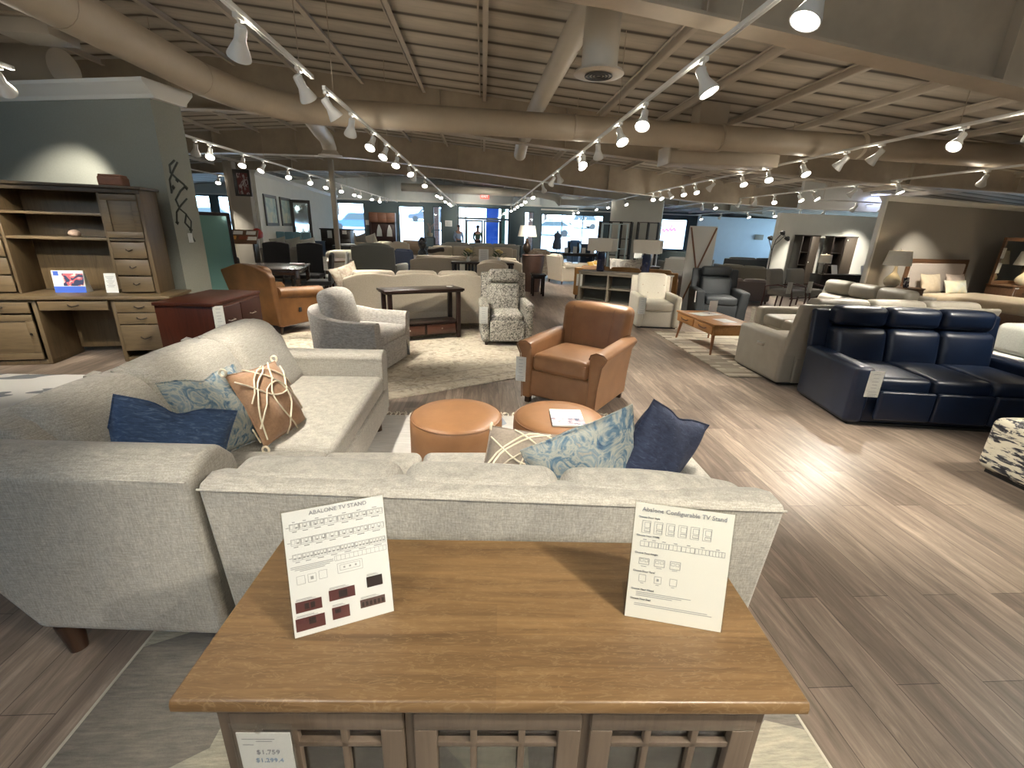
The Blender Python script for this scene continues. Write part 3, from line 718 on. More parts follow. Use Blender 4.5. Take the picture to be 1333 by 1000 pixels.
# corner section
prof2 = [(1.315, .12), (1.290, .785), (1.290, .80), (1.300, .815), (1.33, .836), (1.375, .853), (1.43, .857), (1.50, .838), (1.57, .77), (1.62, .60), (1.65, .40), (1.65, .12)]
crn = SH(prism(prof2, 'x', -1.66, -.945, 8))
crn = warp(crn, lambda x, y, z: (x - (max(0, (-x - 1.0) / .66) * .42 * (z - .12) / .75), y, z))
mesh('corner_back', crn, M_sofa, t, bevel=.028)
mesh('corner_welt', [SH(tube([(-2.03, 1.288, .803), (-.96, 1.288, .803)], .0035))], M_sofa, t)
# left run back
prof3 = [(-1.66, .12), (-1.985, .76), (-1.99, .79), (-1.975, .83), (-1.90, .875), (-1.80, .892), (-1.70, .86), (-1.60, .75), (-1.50, .45), (-1.45, .12)]
mesh('side_back', prism(prof3, 'y', 1.62, 3.70, 8), M_sofa, t, bevel=.02)
for (a, b_) in ((1.70, 2.24), (2.25, 2.97), (2.98, 3.64)):
    s = box((-1.62, (a + b_) / 2, .66), (.24, b_ - a, .49), .08, 4, 4, (.03, 0, .015))
    s = warp(s, lambda x, y, z: (x - .22 * (z - .45) / .45 + .08, y, z))
    mesh('back_cushion', s, M_sofa, t)
for y in (2.245, 2.975):
    mesh('pull_tab', [box((-1.86, y - .05, .895), (.035, .09, .012), .004, rot=(0, .3, .2)), box((-1.80, y + .05, .89), (.035, .09, .012), .004, rot=(0, .3, -.2))], M_sofa, t)
# bases and seats
mesh('seat_base', [box((-.36, 1.90, .215), (2.6, .72, .21), .015, 2), box((-1.18, 2.68, .215), (.78, 2.0, .21), .015, 2)], M_sofa, t)
for (a, b_) in ((-.83, -.315), (-.31, .27), (.275, .93)):
    mesh('seat_cushion', box(((a + b_) / 2, 1.86, .385), (b_ - a, .82, .15), .045, 3, 4, (0, 0, .018)), M_sofa, t)
mesh('seat_cushion', box((-1.17, 2.94, .385), (.74, 1.30, .15), .045, 3, 4, (0, 0, .018)), M_sofa, t)
mesh('seat_cushion', box((-1.17, 1.88, .385), (.70, .80, .15), .045, 3, 4, (0, 0, .012)), M_sofa, t)
arm = [(3.60, .12), (3.60, .56), (3.585, .60), (3.60, .63), (3.64, .645), (3.72, .645), (3.77, .62), (3.775, .56), (3.76, .12)]
mesh('armrest', prism(arm, 'x', -1.68, -.80, 3), M_sofa, t, bevel=.012)
arm2 = [(.94, .12), (.94, .55), (.96, .585), (1.04, .585), (1.075, .555), (1.07, .52), (1.03, .50), (1.04, .12)]
mesh('armrest', prism(arm2, 'y', 1.36, 2.24, 3), M_sofa, t, bevel=.012)
for (x, y) in ((-1.59, 1.475), (-.86, 3.50), (-1.66, 3.62), (.98, 2.15), (.98, 1.45), (-.82, 1.50)):
    mesh('sofa_leg', cyl((x, y, .125), (x + (.015 if x > 0 else .02), y - .01, .0 if x < -1 else .0125), .044, .028, 14), M_leg, t)

# pillows on the sectional
M_navy = pattern('navy_denim', [(.3, (.022, .045, .10)), (.55, (.045, .085, .17)), (.75, (.14, .20, .30))], 22, (1, 1, 4), 5, 1, .85, 'LINEAR', bump=.3)
M_navyd = pattern('dark_navy_velvet', [(.3, (.012, .018, .045)), (.6, (.030, .042, .085)), (.8, (.10, .12, .18))], 26, (1, 1, 3), 4, 1, .7, 'LINEAR', bump=.3)
M_bluep = pattern('watercolour_blue_floral', [(.30, (.035, .07, .13)), (.40, (.10, .17, .23)), (.50, (.36, .36, .31)), (.60, (.15, .22, .27)), (.70, (.38, .33, .25))], 9, (1, 1, 1), 5, 2.2, .85, 'LINEAR')
M_tanp = fabric('tan_pillow_fabric', (.34, .20, .115), .15, 60)
M_taup = fabric('taupe_pillow_fabric', (.27, .22, .175), .15, 60)
M_cord = paint('cream_cord_paint', (.74, .66, .50), .8)
pillow('navy denim pillow with a dented top, leaning in the sofa corner on the left', M_navy, (-1.40, 1.93, .635), (-14, 21, 32), .46, .42, .18, .04, .05)
pillow('blue and beige watercolour pillow between the navy and tan pillows', M_bluep, (-1.34, 2.24, .685), (-24, 4, 74), .45, .44, .17, .03, .07)
def lines_on_pillow(parent, w, h, th, pinch, paths):
    sh = []
    for path in paths:
        pts = []
        for (u, v) in path:
            e = max(0, 1 - u * u) ** .55 * max(0, 1 - v * v) ** .55
            x = u * w / 2 * (1 - pinch * (1 - v * v)); z = v * h / 2 * (1 - pinch * (1 - u * u))
            pts.append((x, e * th / 2 + .004 + .010 * math.sin(u * 7 + v * 3) * e, z))
        sh.append(tube(pts, .0045, 6)); sh.append(tube([(p[0], -p[1], p[2]) for p in pts], .0045, 6))
    mesh('cord_pattern', sh, M_cord, parent)
def arc(u0, v0, u1, v1, b, n=12):
    out = []
    for i in range(n + 1):
        t_ = i / n; out.append((u0 + (u1 - u0) * t_ - (v1 - v0) * b * math.sin(PI * t_), v0 + (v1 - v0) * t_ + (u1 - u0) * b * math.sin(PI * t_)))
    return [(max(-.98, min(.98, a)), max(-.98, min(.98, b_))) for a, b_ in out]
PATHS = [arc(-.95, -.5, .9, -.5, .5), arc(-.9, .1, .9, .2, .4), arc(-.5, .95, -.2, -.95, .3), arc(.5, .95, .3, -.95, -.35), arc(-.95, .7, .95, .75, -.35), arc(-.9, -.8, .2, .9, .2)]
def tassels(parent, w, h):
    sh = []
    for sx in (-1, 1):
        for sz in (-1, 1):
            c = (sx * (w / 2 - .005), 0, sz * (h / 2 - .005))
            for k in range(3): sh.append(tube([(c[0], math.sin(q) * .018, c[2] + math.cos(q) * .018) for q in [i * PI / 5 + k for i in range(9)]], .006, 6))
    mesh('corner_knot', sh, M_cord, parent)
p = pillow('tan pillow with looping cream cord lines and corner knots on the left sofa seat', M_tanp, (-1.20, 2.50, .65), (-26, 6, 82), .44, .42, .17, 0, .06)
lines_on_pillow(p, .46, .46, .17, .06, PATHS); tassels(p, .46, .46)
p = pillow('taupe pillow with cream cord lines lying flat beside the blue pillow', M_taup, (.24, 1.78, .575), (-58, 0, -14), .50, .50, .15, 0, .06)
lines_on_pillow(p, .50, .50, .15, .06, PATHS); tassels(p, .50, .50)
pillow('blue and green leafy pillow leaning on the right end of the sofa back', M_bluep, (.46, 1.74, .655), (12, -20, 10), .50, .46, .18, .0, .04)
pillow('dark navy pillow with a deep dent, rightmost on the sectional', M_navyd, (.80, 1.82, .675), (8, 26, 24), .42, .44, .19, .02, .05)

# ================================================================== MEDIA CABINET AND SIGNS
M_oak = None
def m_oak():
    m, n, b = _base('oak_top')
    f = _noise(n, _coord(n, (1.5, 22, 22)), 1.6, 6, .7, 1.0); base = _ramp(n, f, [(.25, (.080, .045, .020)), (.5, (.165, .098, .044)), (.8, (.25, .155, .073))])
    t_ = n.nodes.new('ShaderNodeTexCoord'); br = n.nodes.new('ShaderNodeTexBrick'); n.links.new(t_.outputs['Object'], br.inputs['Vector'])
    br.inputs['Scale'].default_value = 1; br.inputs['Brick Width'].default_value = 3; br.inputs['Row Height'].default_value = .085; br.inputs['Mortar Size'].default_value = 0
    br.inputs['Color1'].default_value = (1.12, 1.1, 1.05, 1); br.inputs['Color2'].default_value = (.82, .80, .78, 1)
    c = _mix(n, base, br.outputs['Color'], 1, 'MULTIPLY')
    fl = _noise(n, _coord(n, (6, 26, 5)), 2.6, 2, .5, 2.5); c = _mix(n, c, (.31, .22, .12), _ramp(n, fl, [(.54, (0, 0, 0)), (.60, (.30, .30, .30)), (.64, (0, 0, 0))]))
    n.links.new(c, b.inputs['Base Color']); b.inputs['Roughness'].default_value = .38; b.inputs['Coat Weight'].default_value = .1; b.inputs['Coat Roughness'].default_value = .3
    _bump(n, b, f, .04, .002); return m
M_oak = m_oak()
M_cab = wood('grey_brown_cabinet_wood', (.125, .092, .066), (.085, .062, .045), 'x', 1.2, .42)
M_cabz = wood('grey_brown_cabinet_wood_upright', (.125, .092, .066), (.085, .062, .045), 'z', 1.2, .42)
M_dark = paint('cabinet_shadow_interior', (.05, .035, .026), .6)
t = T('media_cabinet', 'low wooden media cabinet with oak top and lattice glass doors, nearest the camera', 'cabinet', (.044, .85, .0115), -2.3); t.scale = (1, 1, .9855)
Wd, Dp = 1.205, .478
mesh('cabinet_top', prism([(-Dp / 2, .755), (-Dp / 2, .770), (-Dp / 2 + .006, .78), (Dp / 2 - .006, .78), (Dp / 2, .770), (Dp / 2, .755), (Dp / 2 - .012, .748), (-Dp / 2 + .012, .748)], 'x', -Wd / 2, Wd / 2), M_oak, t, bevel=.003)
bw, bd = 1.09, .40; y0 = -bd / 2
mesh('carcass', [box((-bw / 2 + .012, 0, .40), (.024, bd, .70), .002), box((bw / 2 - .012, 0, .40), (.024, bd, .70), .002), box((0, bd / 2 - .006, .40), (bw - .04, .012, .70), .001),
                 box((0, 0, .09), (bw, bd, .03), .002), box((0, 0, .735), (bw, bd, .026), .002), box((0, y0 + .01, .722), (bw, .02, .03), .002), box((0, y0 + .01, .07), (bw, .02, .06), .002),
                 box((-bw / 2 + .366, .01, .40), (.02, bd - .03, .66), .001), box((bw / 2 - .366, .01, .40), (.02, bd - .03, .66), .001)], M_cabz, t)
mesh('corner_post', [box((sx * (bw / 2 - .014), sy * (bd / 2 - .014), .375), (.034, .034, .75), .004) for sx in (-1, 1) for sy in (-1, 1)] + [box((-.171, y0 + .01, .4), (.02, .022, .66), .002), box((.184, y0 + .01, .4), (.018, .022, .66), .002)], M_cabz, t)
mesh('shelf', [box((0, .02, .40), (bw - .06, bd - .08, .018), .002)], M_cab, t)
dw = .342
for i, xc in enumerate((-.3505, .006, .3605)):
    fr = rframe(dw - .006, .625, .046, .02, .004, (xc, y0 - .002, .40))
    iw = dw - .098; x0 = xc - iw / 2
    bars = []
    for q in (.30, .70): bars.append(box((x0 + iw * q, y0 - .002, .40), (.014, .014, .53), .002))
    for z in (.622, .178): bars.append(box((xc, y0 - .002, z), (iw, .014, .014), .002))
    dr = mesh('cabinet_door', join(fr, *bars), M_cabz, t)
    mesh('door_glass', box((xc, y0 + .006, .40), (iw + .01, .003, .52), .0008), glass('smoked_glass', (.75, .78, .78), .03, .5), dr, smooth=False)
    mesh('door_knob', lathe([(.004, 0), (.005, .012), (.012, .016), (.012, .024), (.004, .028)], 16, (xc + (dw / 2 - .03) * (1 if i == 0 else -1), y0 - .012, .42), (PI / 2, 0, 0)), paint('bronze_knob', (.10, .07, .05), .35, .9), dr)
mesh('cabinet_foot', [box((sx * (bw / 2 - .03), sy * (bd / 2 - .03), .02), (.05, .05, .04), .004) for sx in (-1, 1) for sy in (-1, 1)], M_cabz, t)

def sheet_sign(name, label, p0, p1, h, lean, kind):
    p0 = Vector(p0); p1 = Vector(p1); c = (p0 + p1) / 2; d = p1 - p0; w = d.length; rz = math.degrees(math.atan2(d.y, d.x))
    t = T(name, label, 'sign', (c.x, c.y, .7805), rz)
    def L(s): return xf(s, rot=(-R(lean), 0, 0))
    mesh('acrylic_panel', [L(box((0, .004, h / 2), (w + .006, .002, h + .008), .0006)), L(box((0, -.001, h / 2), (w + .006, .0012, h + .008), .0004))], M_acr, t, smooth=False)
    mesh('acrylic_foot', [box((0, .055, .0015), (w + .004, .10, .0025), .0008), box((0, .105, .004), (w + .004, .002, .008), .0006)], M_acr, t, smooth=False)
    pg = mesh('printed_page', L(box((0, .0016, h / 2), (w, .0012, h), .0003)), paint('page_grey_white', (.74, .74, .72), .5) if kind == 0 else paint('page_cream_white', (.78, .76, .69), .5), t, smooth=False)
    yf = .0006
    def ln(x, z, ww, hh): return L(box((x, yf, z), (ww, .0005, hh), .0001))
    ink = []; fine = []
    def outline(x, z, ww, hh, tk=.0008): return [ln(x, z + hh / 2, ww, tk), ln(x, z - hh / 2, ww, tk), ln(x - ww / 2, z, tk, hh), ln(x + ww / 2, z, tk, hh)]
    if kind == 0:
        text(pg, 'title', 'ABALONE TV STAND', .0125, (0.008, .0008 - math.sin(R(0)) - 0, 0), M_ink)
        for r, zz in enumerate((.238, .205, .172)):
            x = -w / 2 + .012
            fine.append(ln(x - .004, zz, .006, .0015))
            for ww, cells in ((.018, 2), (.021, 3), (.025, 4), (.026, 3), (.028, 4), (.030, 4), (.034, 5)):
                fine += outline(x + ww / 2, zz, ww, .0135)
                for k in range(cells):
                    cx_ = x + ww * (k + .5) / cells
                    fine += outline(cx_, zz + .001, ww / cells * .72, .009, .0006)
                    if r == 2 or k % 2 == 1: fine.append(ln(cx_, zz - .002, ww / cells * .5, .003))
                fine.append(ln(x + ww / 2, zz - .0105, ww * .5, .002)); fine.append(ln(x + ww / 2, zz + .0105, ww * .3, .0018)) if r == 0 else None
                x += ww + .0015
        for k in range(4): fine.append(ln(-.055 + (0 if k < 1 else .0), .152 - .0035 * k, .085 if k < 2 else .07 - .02 * (k - 2), .0016))
        fine += outline(.045, .152, .11, .011)
        for k in range(12): fine.append(ln(-.006 + k * .009, .152, .0007, .011))
        for x_, z_ in ((-.080, .122), (-.058, .122), (-.036, .124)): fine += outline(x_, z_, .016, .018)
        fine.append(ln(-.058, .122, .006, .007)); fine += outline(.02, .128, .052, .022); fine += outline(.02, .129, .042, .012)
        for k in range(3): fine.append(ln(.008 + k * .012, .129, .004, .004))
        ph = paint('mahogany_photo', (.10, .03, .028), .6); pd = paint('photo_dark', (.025, .014, .012), .6); ps = paint('photo_walnut', (.11, .065, .055), .6)
        phs = [(-.070, .064, .052, .024), (-.002, .072, .054, .024), (.068, .082, .034, .024), (-.070, .026, .058, .028), (-.008, .031, .036, .027), (.060, .036, .054, .019)]
        mesh('photo_print', [L(box((x, yf - .0002, z), (ww, .0005, hh), .0001)) for x, z, ww, hh in phs[:2] + phs[3:5]], ph, pg, smooth=False)
        mesh('photo_print', [L(box((x, yf - .0002, z), (ww, .0005, hh), .0001)) for x, z, ww, hh in phs[5:]] , ps, pg, smooth=False)
        mesh('photo_detail', [L(box((x, yf - .0007, z), (ww, .0005, hh), .0001)) for x, z, ww, hh in [phs[2]] + [(-.074, .064, .009, .013), (-.062, .064, .009, .013), (.0, .072, .018, .016), (-.066, .030, .014, .014), (-.014, .036, .012, .010)] + [(.039 + .0085 * k, .035, .005, .010) for k in range(6)]], pd, pg, smooth=False)
        for x, z, ww, hh in phs: fine.append(ln(x - ww * .15, z + hh / 2 + .005, ww * .6, .0014)); fine.append(ln(x - ww * .1, z + hh / 2 + .0025, ww * .75, .0012))
        ti_z = .262
    else:
        text(pg, 'title', 'Abalone Configurable TV Stand', .0142, (0, .0008, 0), M_ink)
        heads_ = [('Choose Door Style', .240), ('Choose Your Width', .197), ('Choose Your Height', .156), ('Choose Door Panel', .113), ('Choose Your Wood', .070), ('Choose Your Stain', .047)]
        for s_, zz in heads_:
            o = text(pg, 'caption', s_, .006, (-w / 2 + .008, .0008, 0), M_ink, align='LEFT')
            o.data.transform(L_mat(lean, zz, yf))
        for k in range(6):
            x = -.078 + k * .0262; fine += outline(x, .218, .018, .028, .0009); fine += outline(x + .002, .222, .012, .012, .0009)
            for q in range(3): fine.append(ln(x + .002, .216 - .004 * q, .012, .0008)) if (k + q) % 2 == 0 else None
            fine += outline(x + .002, .210, .012, .006)
        x = -w / 2 + .018
        for ww, c_ in ((.018, 2), (.020, 3), (.022, 4), (.026, 3), (.028, 3), (.030, 4), (.032, 5)):
            fine += outline(x + ww / 2, .178, ww, .012, .001); fine.append(ln(x + ww / 2, .188, .008, .002))
            for k in range(1, c_): fine.append(ln(x + ww * k / c_, .178, .0009, .012))
            x += ww + .001
        for k in range(3):
            x = -.075 + k * .034; fine += outline(x, .137, .022, .014 + .002 * k, .0012); fine += outline(x - .005, .139, .007, .006); fine += outline(x + .005, .139, .007, .006); fine.append(ln(x, .125, .012, .0014))
            fine += outline(x, .097, .015, .016, .0009); fine.append(ln(x, .085, .007, .0014))
        fine.append(ln(-.041, .097, .005, .006))
        for k, ww in enumerate((.12, .10, .08)): fine.append(ln(-w / 2 + .02 + ww / 2, .063 - .004 * k, ww, .0016))
        for k, ww in enumerate((.16, .17)): fine.append(ln(-w / 2 + .018 + ww / 2, .036 - .004 * k, ww, .0016))
        ti_z = .258
    ti = [c for c in pg.children if c.name.startswith('title')][0]; ti.data.transform(L_mat(lean, ti_z, yf))
    mesh('diagram_print', fine, paint('diagram_grey', (.36, .36, .36), .8), pg, smooth=False)
    return t
def L_mat(lean, z, yf): return Matrix.Rotation(-R(lean), 4, 'X') @ Matrix.Translation((0, yf - .0012, z))
sheet_sign('sign_holder', 'upright acrylic sign with furniture diagrams and small red-brown photos, left on the cabinet', (-.389, .767, 0), (-.194, .836, 0), .272, 17, 0)
sheet_sign('sign_holder', 'upright acrylic sign with line drawings under a large title, right on the cabinet', (.338, .808, 0), (.542, .755, 0), .272, 14, 1)
t = T('price_tag', 'clear plastic price holder clipped over the left cabinet door', 'price tag', (-.392, .612, .757), -2.3)
mesh('card', box((0, -.003, -.125), (.098, .002, .20), .0006), M_paper, t, smooth=False)
mesh('plastic_sleeve', box((0, -.006, -.11), (.112, .0014, .225), .0004), M_acr, t, smooth=False)
mesh('clip_knob', lathe([(.006, 0), (.008, .004), (.006, .01), (.001, .012)], 14, (0, -.006, -.003), (PI / 2, 0, 0)), M_acr, t)
mesh('print', [box((-.01, -.0045, -.04), (.06, .0006, .0015), .0001), box((0, -.0045, -.046), (.03, .0006, .0015), .0001), box((-.03, -.0045, -.055), (.02, .0006, .0015), .0001)], M_ink, t, smooth=False)
text(t, 'price_print', '$1,759', .016, (.004, -.0045, -.075), M_ink)
text(t, 'price_print', '$1,299.4', .015, (.004, -.0045, -.097), M_inkb)

# ================================================================== OTTOMANS, CLUB CHAIR, MAGAZINE
M_cognac = leather('cognac_leather', (.265, .130, .058), .40)
M_cogd = leather('cognac_leather_piping', (.20, .095, .042), .45)
def ottoman(x, y, label):
    t = T('round_ottoman', label, 'ottoman', (x, y, .012))
    prof = [(.295, .04), (.31, .06), (.31, .34), (.308, .385), (.298, .41), (.28, .422), (.20, .430), (.0, .432)]
    mesh('ottoman_body', lathe(prof, 48), M_cognac, t, angle=60)
    mesh('piping', [tube([(.302 * math.cos(a), .302 * math.sin(a), .405) for a in [i * PI / 24 for i in range(48)]], .006, 8, True)], M_cogd, t)
    for k in range(4):
        a = PI / 4 + k * PI / 2; mesh('ottoman_foot', cyl((.22 * math.cos(a), .22 * math.sin(a), .045), (.22 * math.cos(a), .22 * math.sin(a), 0), .022, .018, 12), M_leg, t)
    return t
ottoman(-.165, 2.86, 'round cognac leather ottoman with nothing on it')
ottoman(.53, 2.84, 'round cognac leather ottoman with a magazine on it, by the club chair')
t = T('magazine', 'white booklet with a photo strip lying on the right ottoman', 'magazine', (.57, 2.76, .444), -3)
mesh('pages', box((0, 0, .006), (.215, .275, .011), .001), M_paper, t, smooth=False)
mesh('cover_photo', box((0, -.07, .0122), (.214, .10, .0008), .0002), pattern('flower_photo', [(.35, (.55, .50, .52)), (.5, (.42, .30, .34)), (.6, (.10, .12, .18)), (.7, (.62, .58, .56))], 22, det=3), t, smooth=False)
mesh('print', [box((-.03, .10 - .018 * k, .0122), (.12 - .02 * (k % 3), .003, .0006), .0001) for k in range(5)], M_inkb, t, smooth=False)

t = T('club_chair', 'cognac leather club chair with flared arms behind the right ottoman', 'armchair', (.955, 4.32, .0), -37)
# local: front is -y
mesh('seat_frame', box((0, -.02, .215), (.66, .74, .27), .03, 3, 2), M_cognac, t)
mesh('seat_cushion', box((0, -.08, .43), (.58, .66, .17), .05, 4, 4, (0, .015, .025)), M_cognac, t)
mesh('cushion_welt', [xf(tube([(-.275, 0, 0), (.275, 0, 0)], .006), loc=(0, -.405, .475))], M_cogd, t)
bk = box((0, .34, .60), (.70, .20, .66), .07, 4, 5, (0, .03, .01))
bk = warp(bk, lambda x, y, z: (x * (1 + .10 * (z - .3)), y + .16 * (z - .35), z - .04 * abs(x) ** 1.5))
mesh('backrest', bk, M_cognac, t)
mesh('back_seam', [tube([(sx * .20 + sx * .018 * k / 6, .225 + .16 * (.50 + .40 * k / 6 - .35) - .012 - .018 * math.sin(PI * k / 6), .50 + .40 * k / 6) for k in range(7)], .0035) for sx in (-1, 1)], M_cogd, t)
for sx in (-1, 1):
    pf = [(.30, .06), (.30, .56), (.31, .60), (.36, .625), (.43, .615), (.465, .585), (.455, .56), (.42, .50), (.395, .30), (.385, .06)]
    a = prism(pf, 'y', -.41, .38, 6)
    a = warp(a, lambda x, y, z: (x, y, z + (.035 * ((y + .4) / .8) if z > .4 else 0)))
    if sx < 0: a = xf(a, scale=(-1, 1, 1))
    mesh('armrest', a, M_cognac, t, bevel=.018)
    mesh('arm_welt', tube([(sx * p[0], -.412, p[1]) for p in pf[1:]], .006), M_cogd, t)
for sx in (-1, 1):
    for sy in (-.36, .34): mesh('chair_leg', box((sx * .34, sy, .045), (.055, .055, .09), .008), M_leg, t)
price_tag(tuple(Vector((.355, 3.93, .565))), -22, 'white price tag hanging from the left arm of the cognac club chair', .095, .23)

# ================================================================== GENERIC SEATING
def seat(name, label, cat, loc, rz, W, D, H, n=1, aw=.16, ah=.60, sh=.46, mat=None, leg=None, legh=.09, lean=.14, bt=.20, rnd=.07, headrest=False, tuft=False, flare=0, arms=True, backn=None, group=None, low=False, skirt=False, roll=False, cams=False, sides=(-1, 1), hump=0):
    """front is local -y; origin at the floor centre"""
    mat = mat or M_sofa; t = T(name, label, cat, loc, rz, group)
    iw = W - 2 * aw if arms else W
    b0 = .02 if skirt else legh
    mesh('seat_frame', box((0, .02, (b0 + sh - .14) / 2), (iw + .02, D - .10, sh - .14 - b0), .02, 2), mat, t)
    for i in range(n):
        x = -iw / 2 + iw * (i + .5) / n
        mesh('seat_cushion', box((x, -.06, sh - .075), (iw / n - .008, D - .22, .16), .045, 3, 4, (0, .012, .02)), mat, t)
    bn = backn or n; yb = D / 2 - bt / 2 - lean * .55
    for i in range(bn):
        x = -iw / 2 + iw * (i + .5) / bn
        z1 = H - (.20 if headrest else 0)
        s = box((x, yb, (sh - .04 + z1) / 2), (iw / bn - .008, bt, z1 - sh + .04), rnd, 4, 5, (0, .03, .012 if not headrest else 0))
        if cams: s = warp(s, lambda X, Y, Z: (X, Y, Z + (.05 * math.cos(X * PI / iw) if Z > sh + .2 else 0)))
        s = warp(s, lambda X, Y, Z: (X, Y + lean * (Z - sh) / (H - sh), Z))
        bk = mesh('back_cushion', s, mat, t)
        if headrest:
            s = box((x, yb + lean * .9 + .01, H - .095), (iw / bn - .012, bt * .95, .20), .06, 4, 4, (0, .02, .008))
            mesh('headrest', s, mat, t)
        if tuft:
            bt_ = []
            for r in range(2):
                for k in range(2 + (r % 2)):
                    bt_.append(lathe([(.012, 0), (.012, .006), (.002, .01)], 10, (x - .1 + .2 * k - (.1 if r % 2 else 0), yb - bt / 2 - .02 + lean * (.3 + .3 * r), sh + .12 + .14 * r), (PI / 2, 0, 0)))
            mesh('tuft_button', bt_, M_steel, bk)
    # outer back shell
    s = box((0, D / 2 - .03 - lean * .3, (b0 + H - .045) / 2), (W - .04 if arms else W, .07, H - .045 - b0), .03, 3, 24 if hump else 3)
    if cams: s = warp(s, lambda X, Y, Z: (X, Y, Z + (.07 * math.cos(X * PI / W) if Z > H - .3 else 0)))
    if hump: s = warp(s, lambda X, Y, Z: (X, Y, Z + ((-.03 + .05 * abs(math.sin(PI * hump * (X / W + .5))) ** .6 - .06 * abs(2 * X / W) ** 6) if Z > H - .2 else 0)))
    s = warp(s, lambda X, Y, Z: (X, Y + lean * max(0, Z - .3) / (H - .3), Z))
    mesh('back_panel', s, mat, t)
    if arms:
        for sx in sides:
            if roll:
                a = join(box((sx * (W / 2 - aw / 2), -.02, (b0 + ah - .06) / 2), (aw * .7, D - .08, ah - .06 - b0), .03, 3, 2),
                         cyl((sx * (W / 2 - aw / 2), -D / 2 + .03, ah - .07), (sx * (W / 2 - aw / 2), D / 2 - .15, ah - .05), aw * .52, n=20))
            else:
                a = box((sx * (W / 2 - aw / 2), -.0, (b0 + ah) / 2), (aw, D - .06, ah - b0), min(.045, aw * .35), 3, 3, (.006, 0, .008))
            if flare: a = warp(a, lambda X, Y, Z: (X + sx * flare * max(0, Z - .2), Y, Z))
            mesh('armrest', a, mat, t)
    if not skirt:
        for sx in (-1, 1):
            for sy in (-1, 1):
                mesh('leg', cyl((sx * (W / 2 - .08), sy * (D / 2 - .09), b0 + .02), (sx * (W / 2 - .07), sy * (D / 2 - .08), 0), .028, .02, 10), leg or M_leg, t)
    else:
        mesh('plinth', box((0, 0, .012), (W - .10, D - .12, .024), .002), M_black, t)
    return t

def leaf_table(name, label, loc, rz, W, D, H, mat, leg=.05, th=.03, apron=.08, inset=.03, shelf=0, drawers=0, over=0, cat='table', taper=False, group=None):
    t = T(name, label, cat, loc, rz, group)
    mesh('tabletop', box((0, 0, H - th / 2), (W, D, th), .006), mat, t)
    for sx in (-1, 1):
        for sy in (-1, 1):
            x, y = sx * (W / 2 - inset - leg / 2), sy * (D / 2 - inset - leg / 2)
            if taper: s = cyl((x, y, H - th), (x + sx * .04, y + sy * .04, 0), leg * .6, leg * .32, 10)
            else: s = box((x, y, (H - th) / 2), (leg, leg, H - th), .004)
            mesh('leg', s, mat, t)
    if apron: mesh('apron', [box((0, sy * (D / 2 - inset - leg / 2), H - th - apron / 2), (W - 2 * inset - leg, .02, apron), .002) for sy in (-1, 1)] + [box((sx * (W / 2 - inset - leg / 2), 0, H - th - apron / 2), (.02, D - 2 * inset - leg, apron), .002) for sx in (-1, 1)], mat, t)
    if shelf: mesh('shelf', box((0, 0, shelf), (W - 2 * inset, D - 2 * inset, .022), .003), mat, t)
    return t
M_knob = paint('brushed_pull', (.55, .52, .48), .3, 1)
M_bronze = paint('dark_bronze_pull', (.06, .045, .035), .35, .8)
def dresser(name, label, loc, rz, W, D, H, mat, rows, cols=1, knob=None, cat='dresser', legs=.06, mat2=None, top=.03, pull='bar', group=None, over=.02):
    t = T(name, label, cat, loc, rz, group)
    mesh('carcass', box((0, 0, (legs + H - top) / 2), (W, D, H - top - legs), .004), mat, t)
    mesh('dresser_top', box((0, 0, H - top / 2), (W + 2 * over, D + over, top), .005), mat, t)
    if legs: mesh('plinth', [box((sx * (W / 2 - .04), sy * (D / 2 - .04), legs / 2), (.06, .06, legs), .004) for sx in (-1, 1) for sy in (-1, 1)], mat, t)
    hh = (H - top - legs - .05) / rows; ww = (W - .06) / cols
    for r in range(rows):
        for c in range(cols):
            x = -W / 2 + .03 + ww * (c + .5); z = legs + .025 + hh * (r + .5)
            d = mesh('drawer', box((x, -D / 2 - .006, z), (ww - .014, .022, hh - .014), .004), mat2 or mat, t)
            if pull == 'bar': mesh('drawer_pull', tube([(x - .06, -D / 2 - .017, z), (x - .05, -D / 2 - .04, z - .004), (x + .05, -D / 2 - .04, z - .004), (x + .06, -D / 2 - .017, z)], .006, 8), knob or M_bronze, d)
            elif pull: mesh('drawer_knob', lathe([(.004, 0), (.006, .012), (.014, .018), (.010, .026), (.002, .028)], 12, (x, -D / 2 - .016, z), (PI / 2, 0, 0)), knob or M_bronze, d)
    return t
M_shade = None
def m_shade():
    m, n, b = _base('linen_lamp_shade'); co = _coord(n, (1, 1, 6)); f = _noise(n, co, 30, 3)
    n.links.new(_ramp(n, f, [(.3, (.70, .66, .57)), (.7, (.82, .78, .68))]), b.inputs['Base Color']); b.inputs['Roughness'].default_value = .9
    return m
M_shade = m_shade()
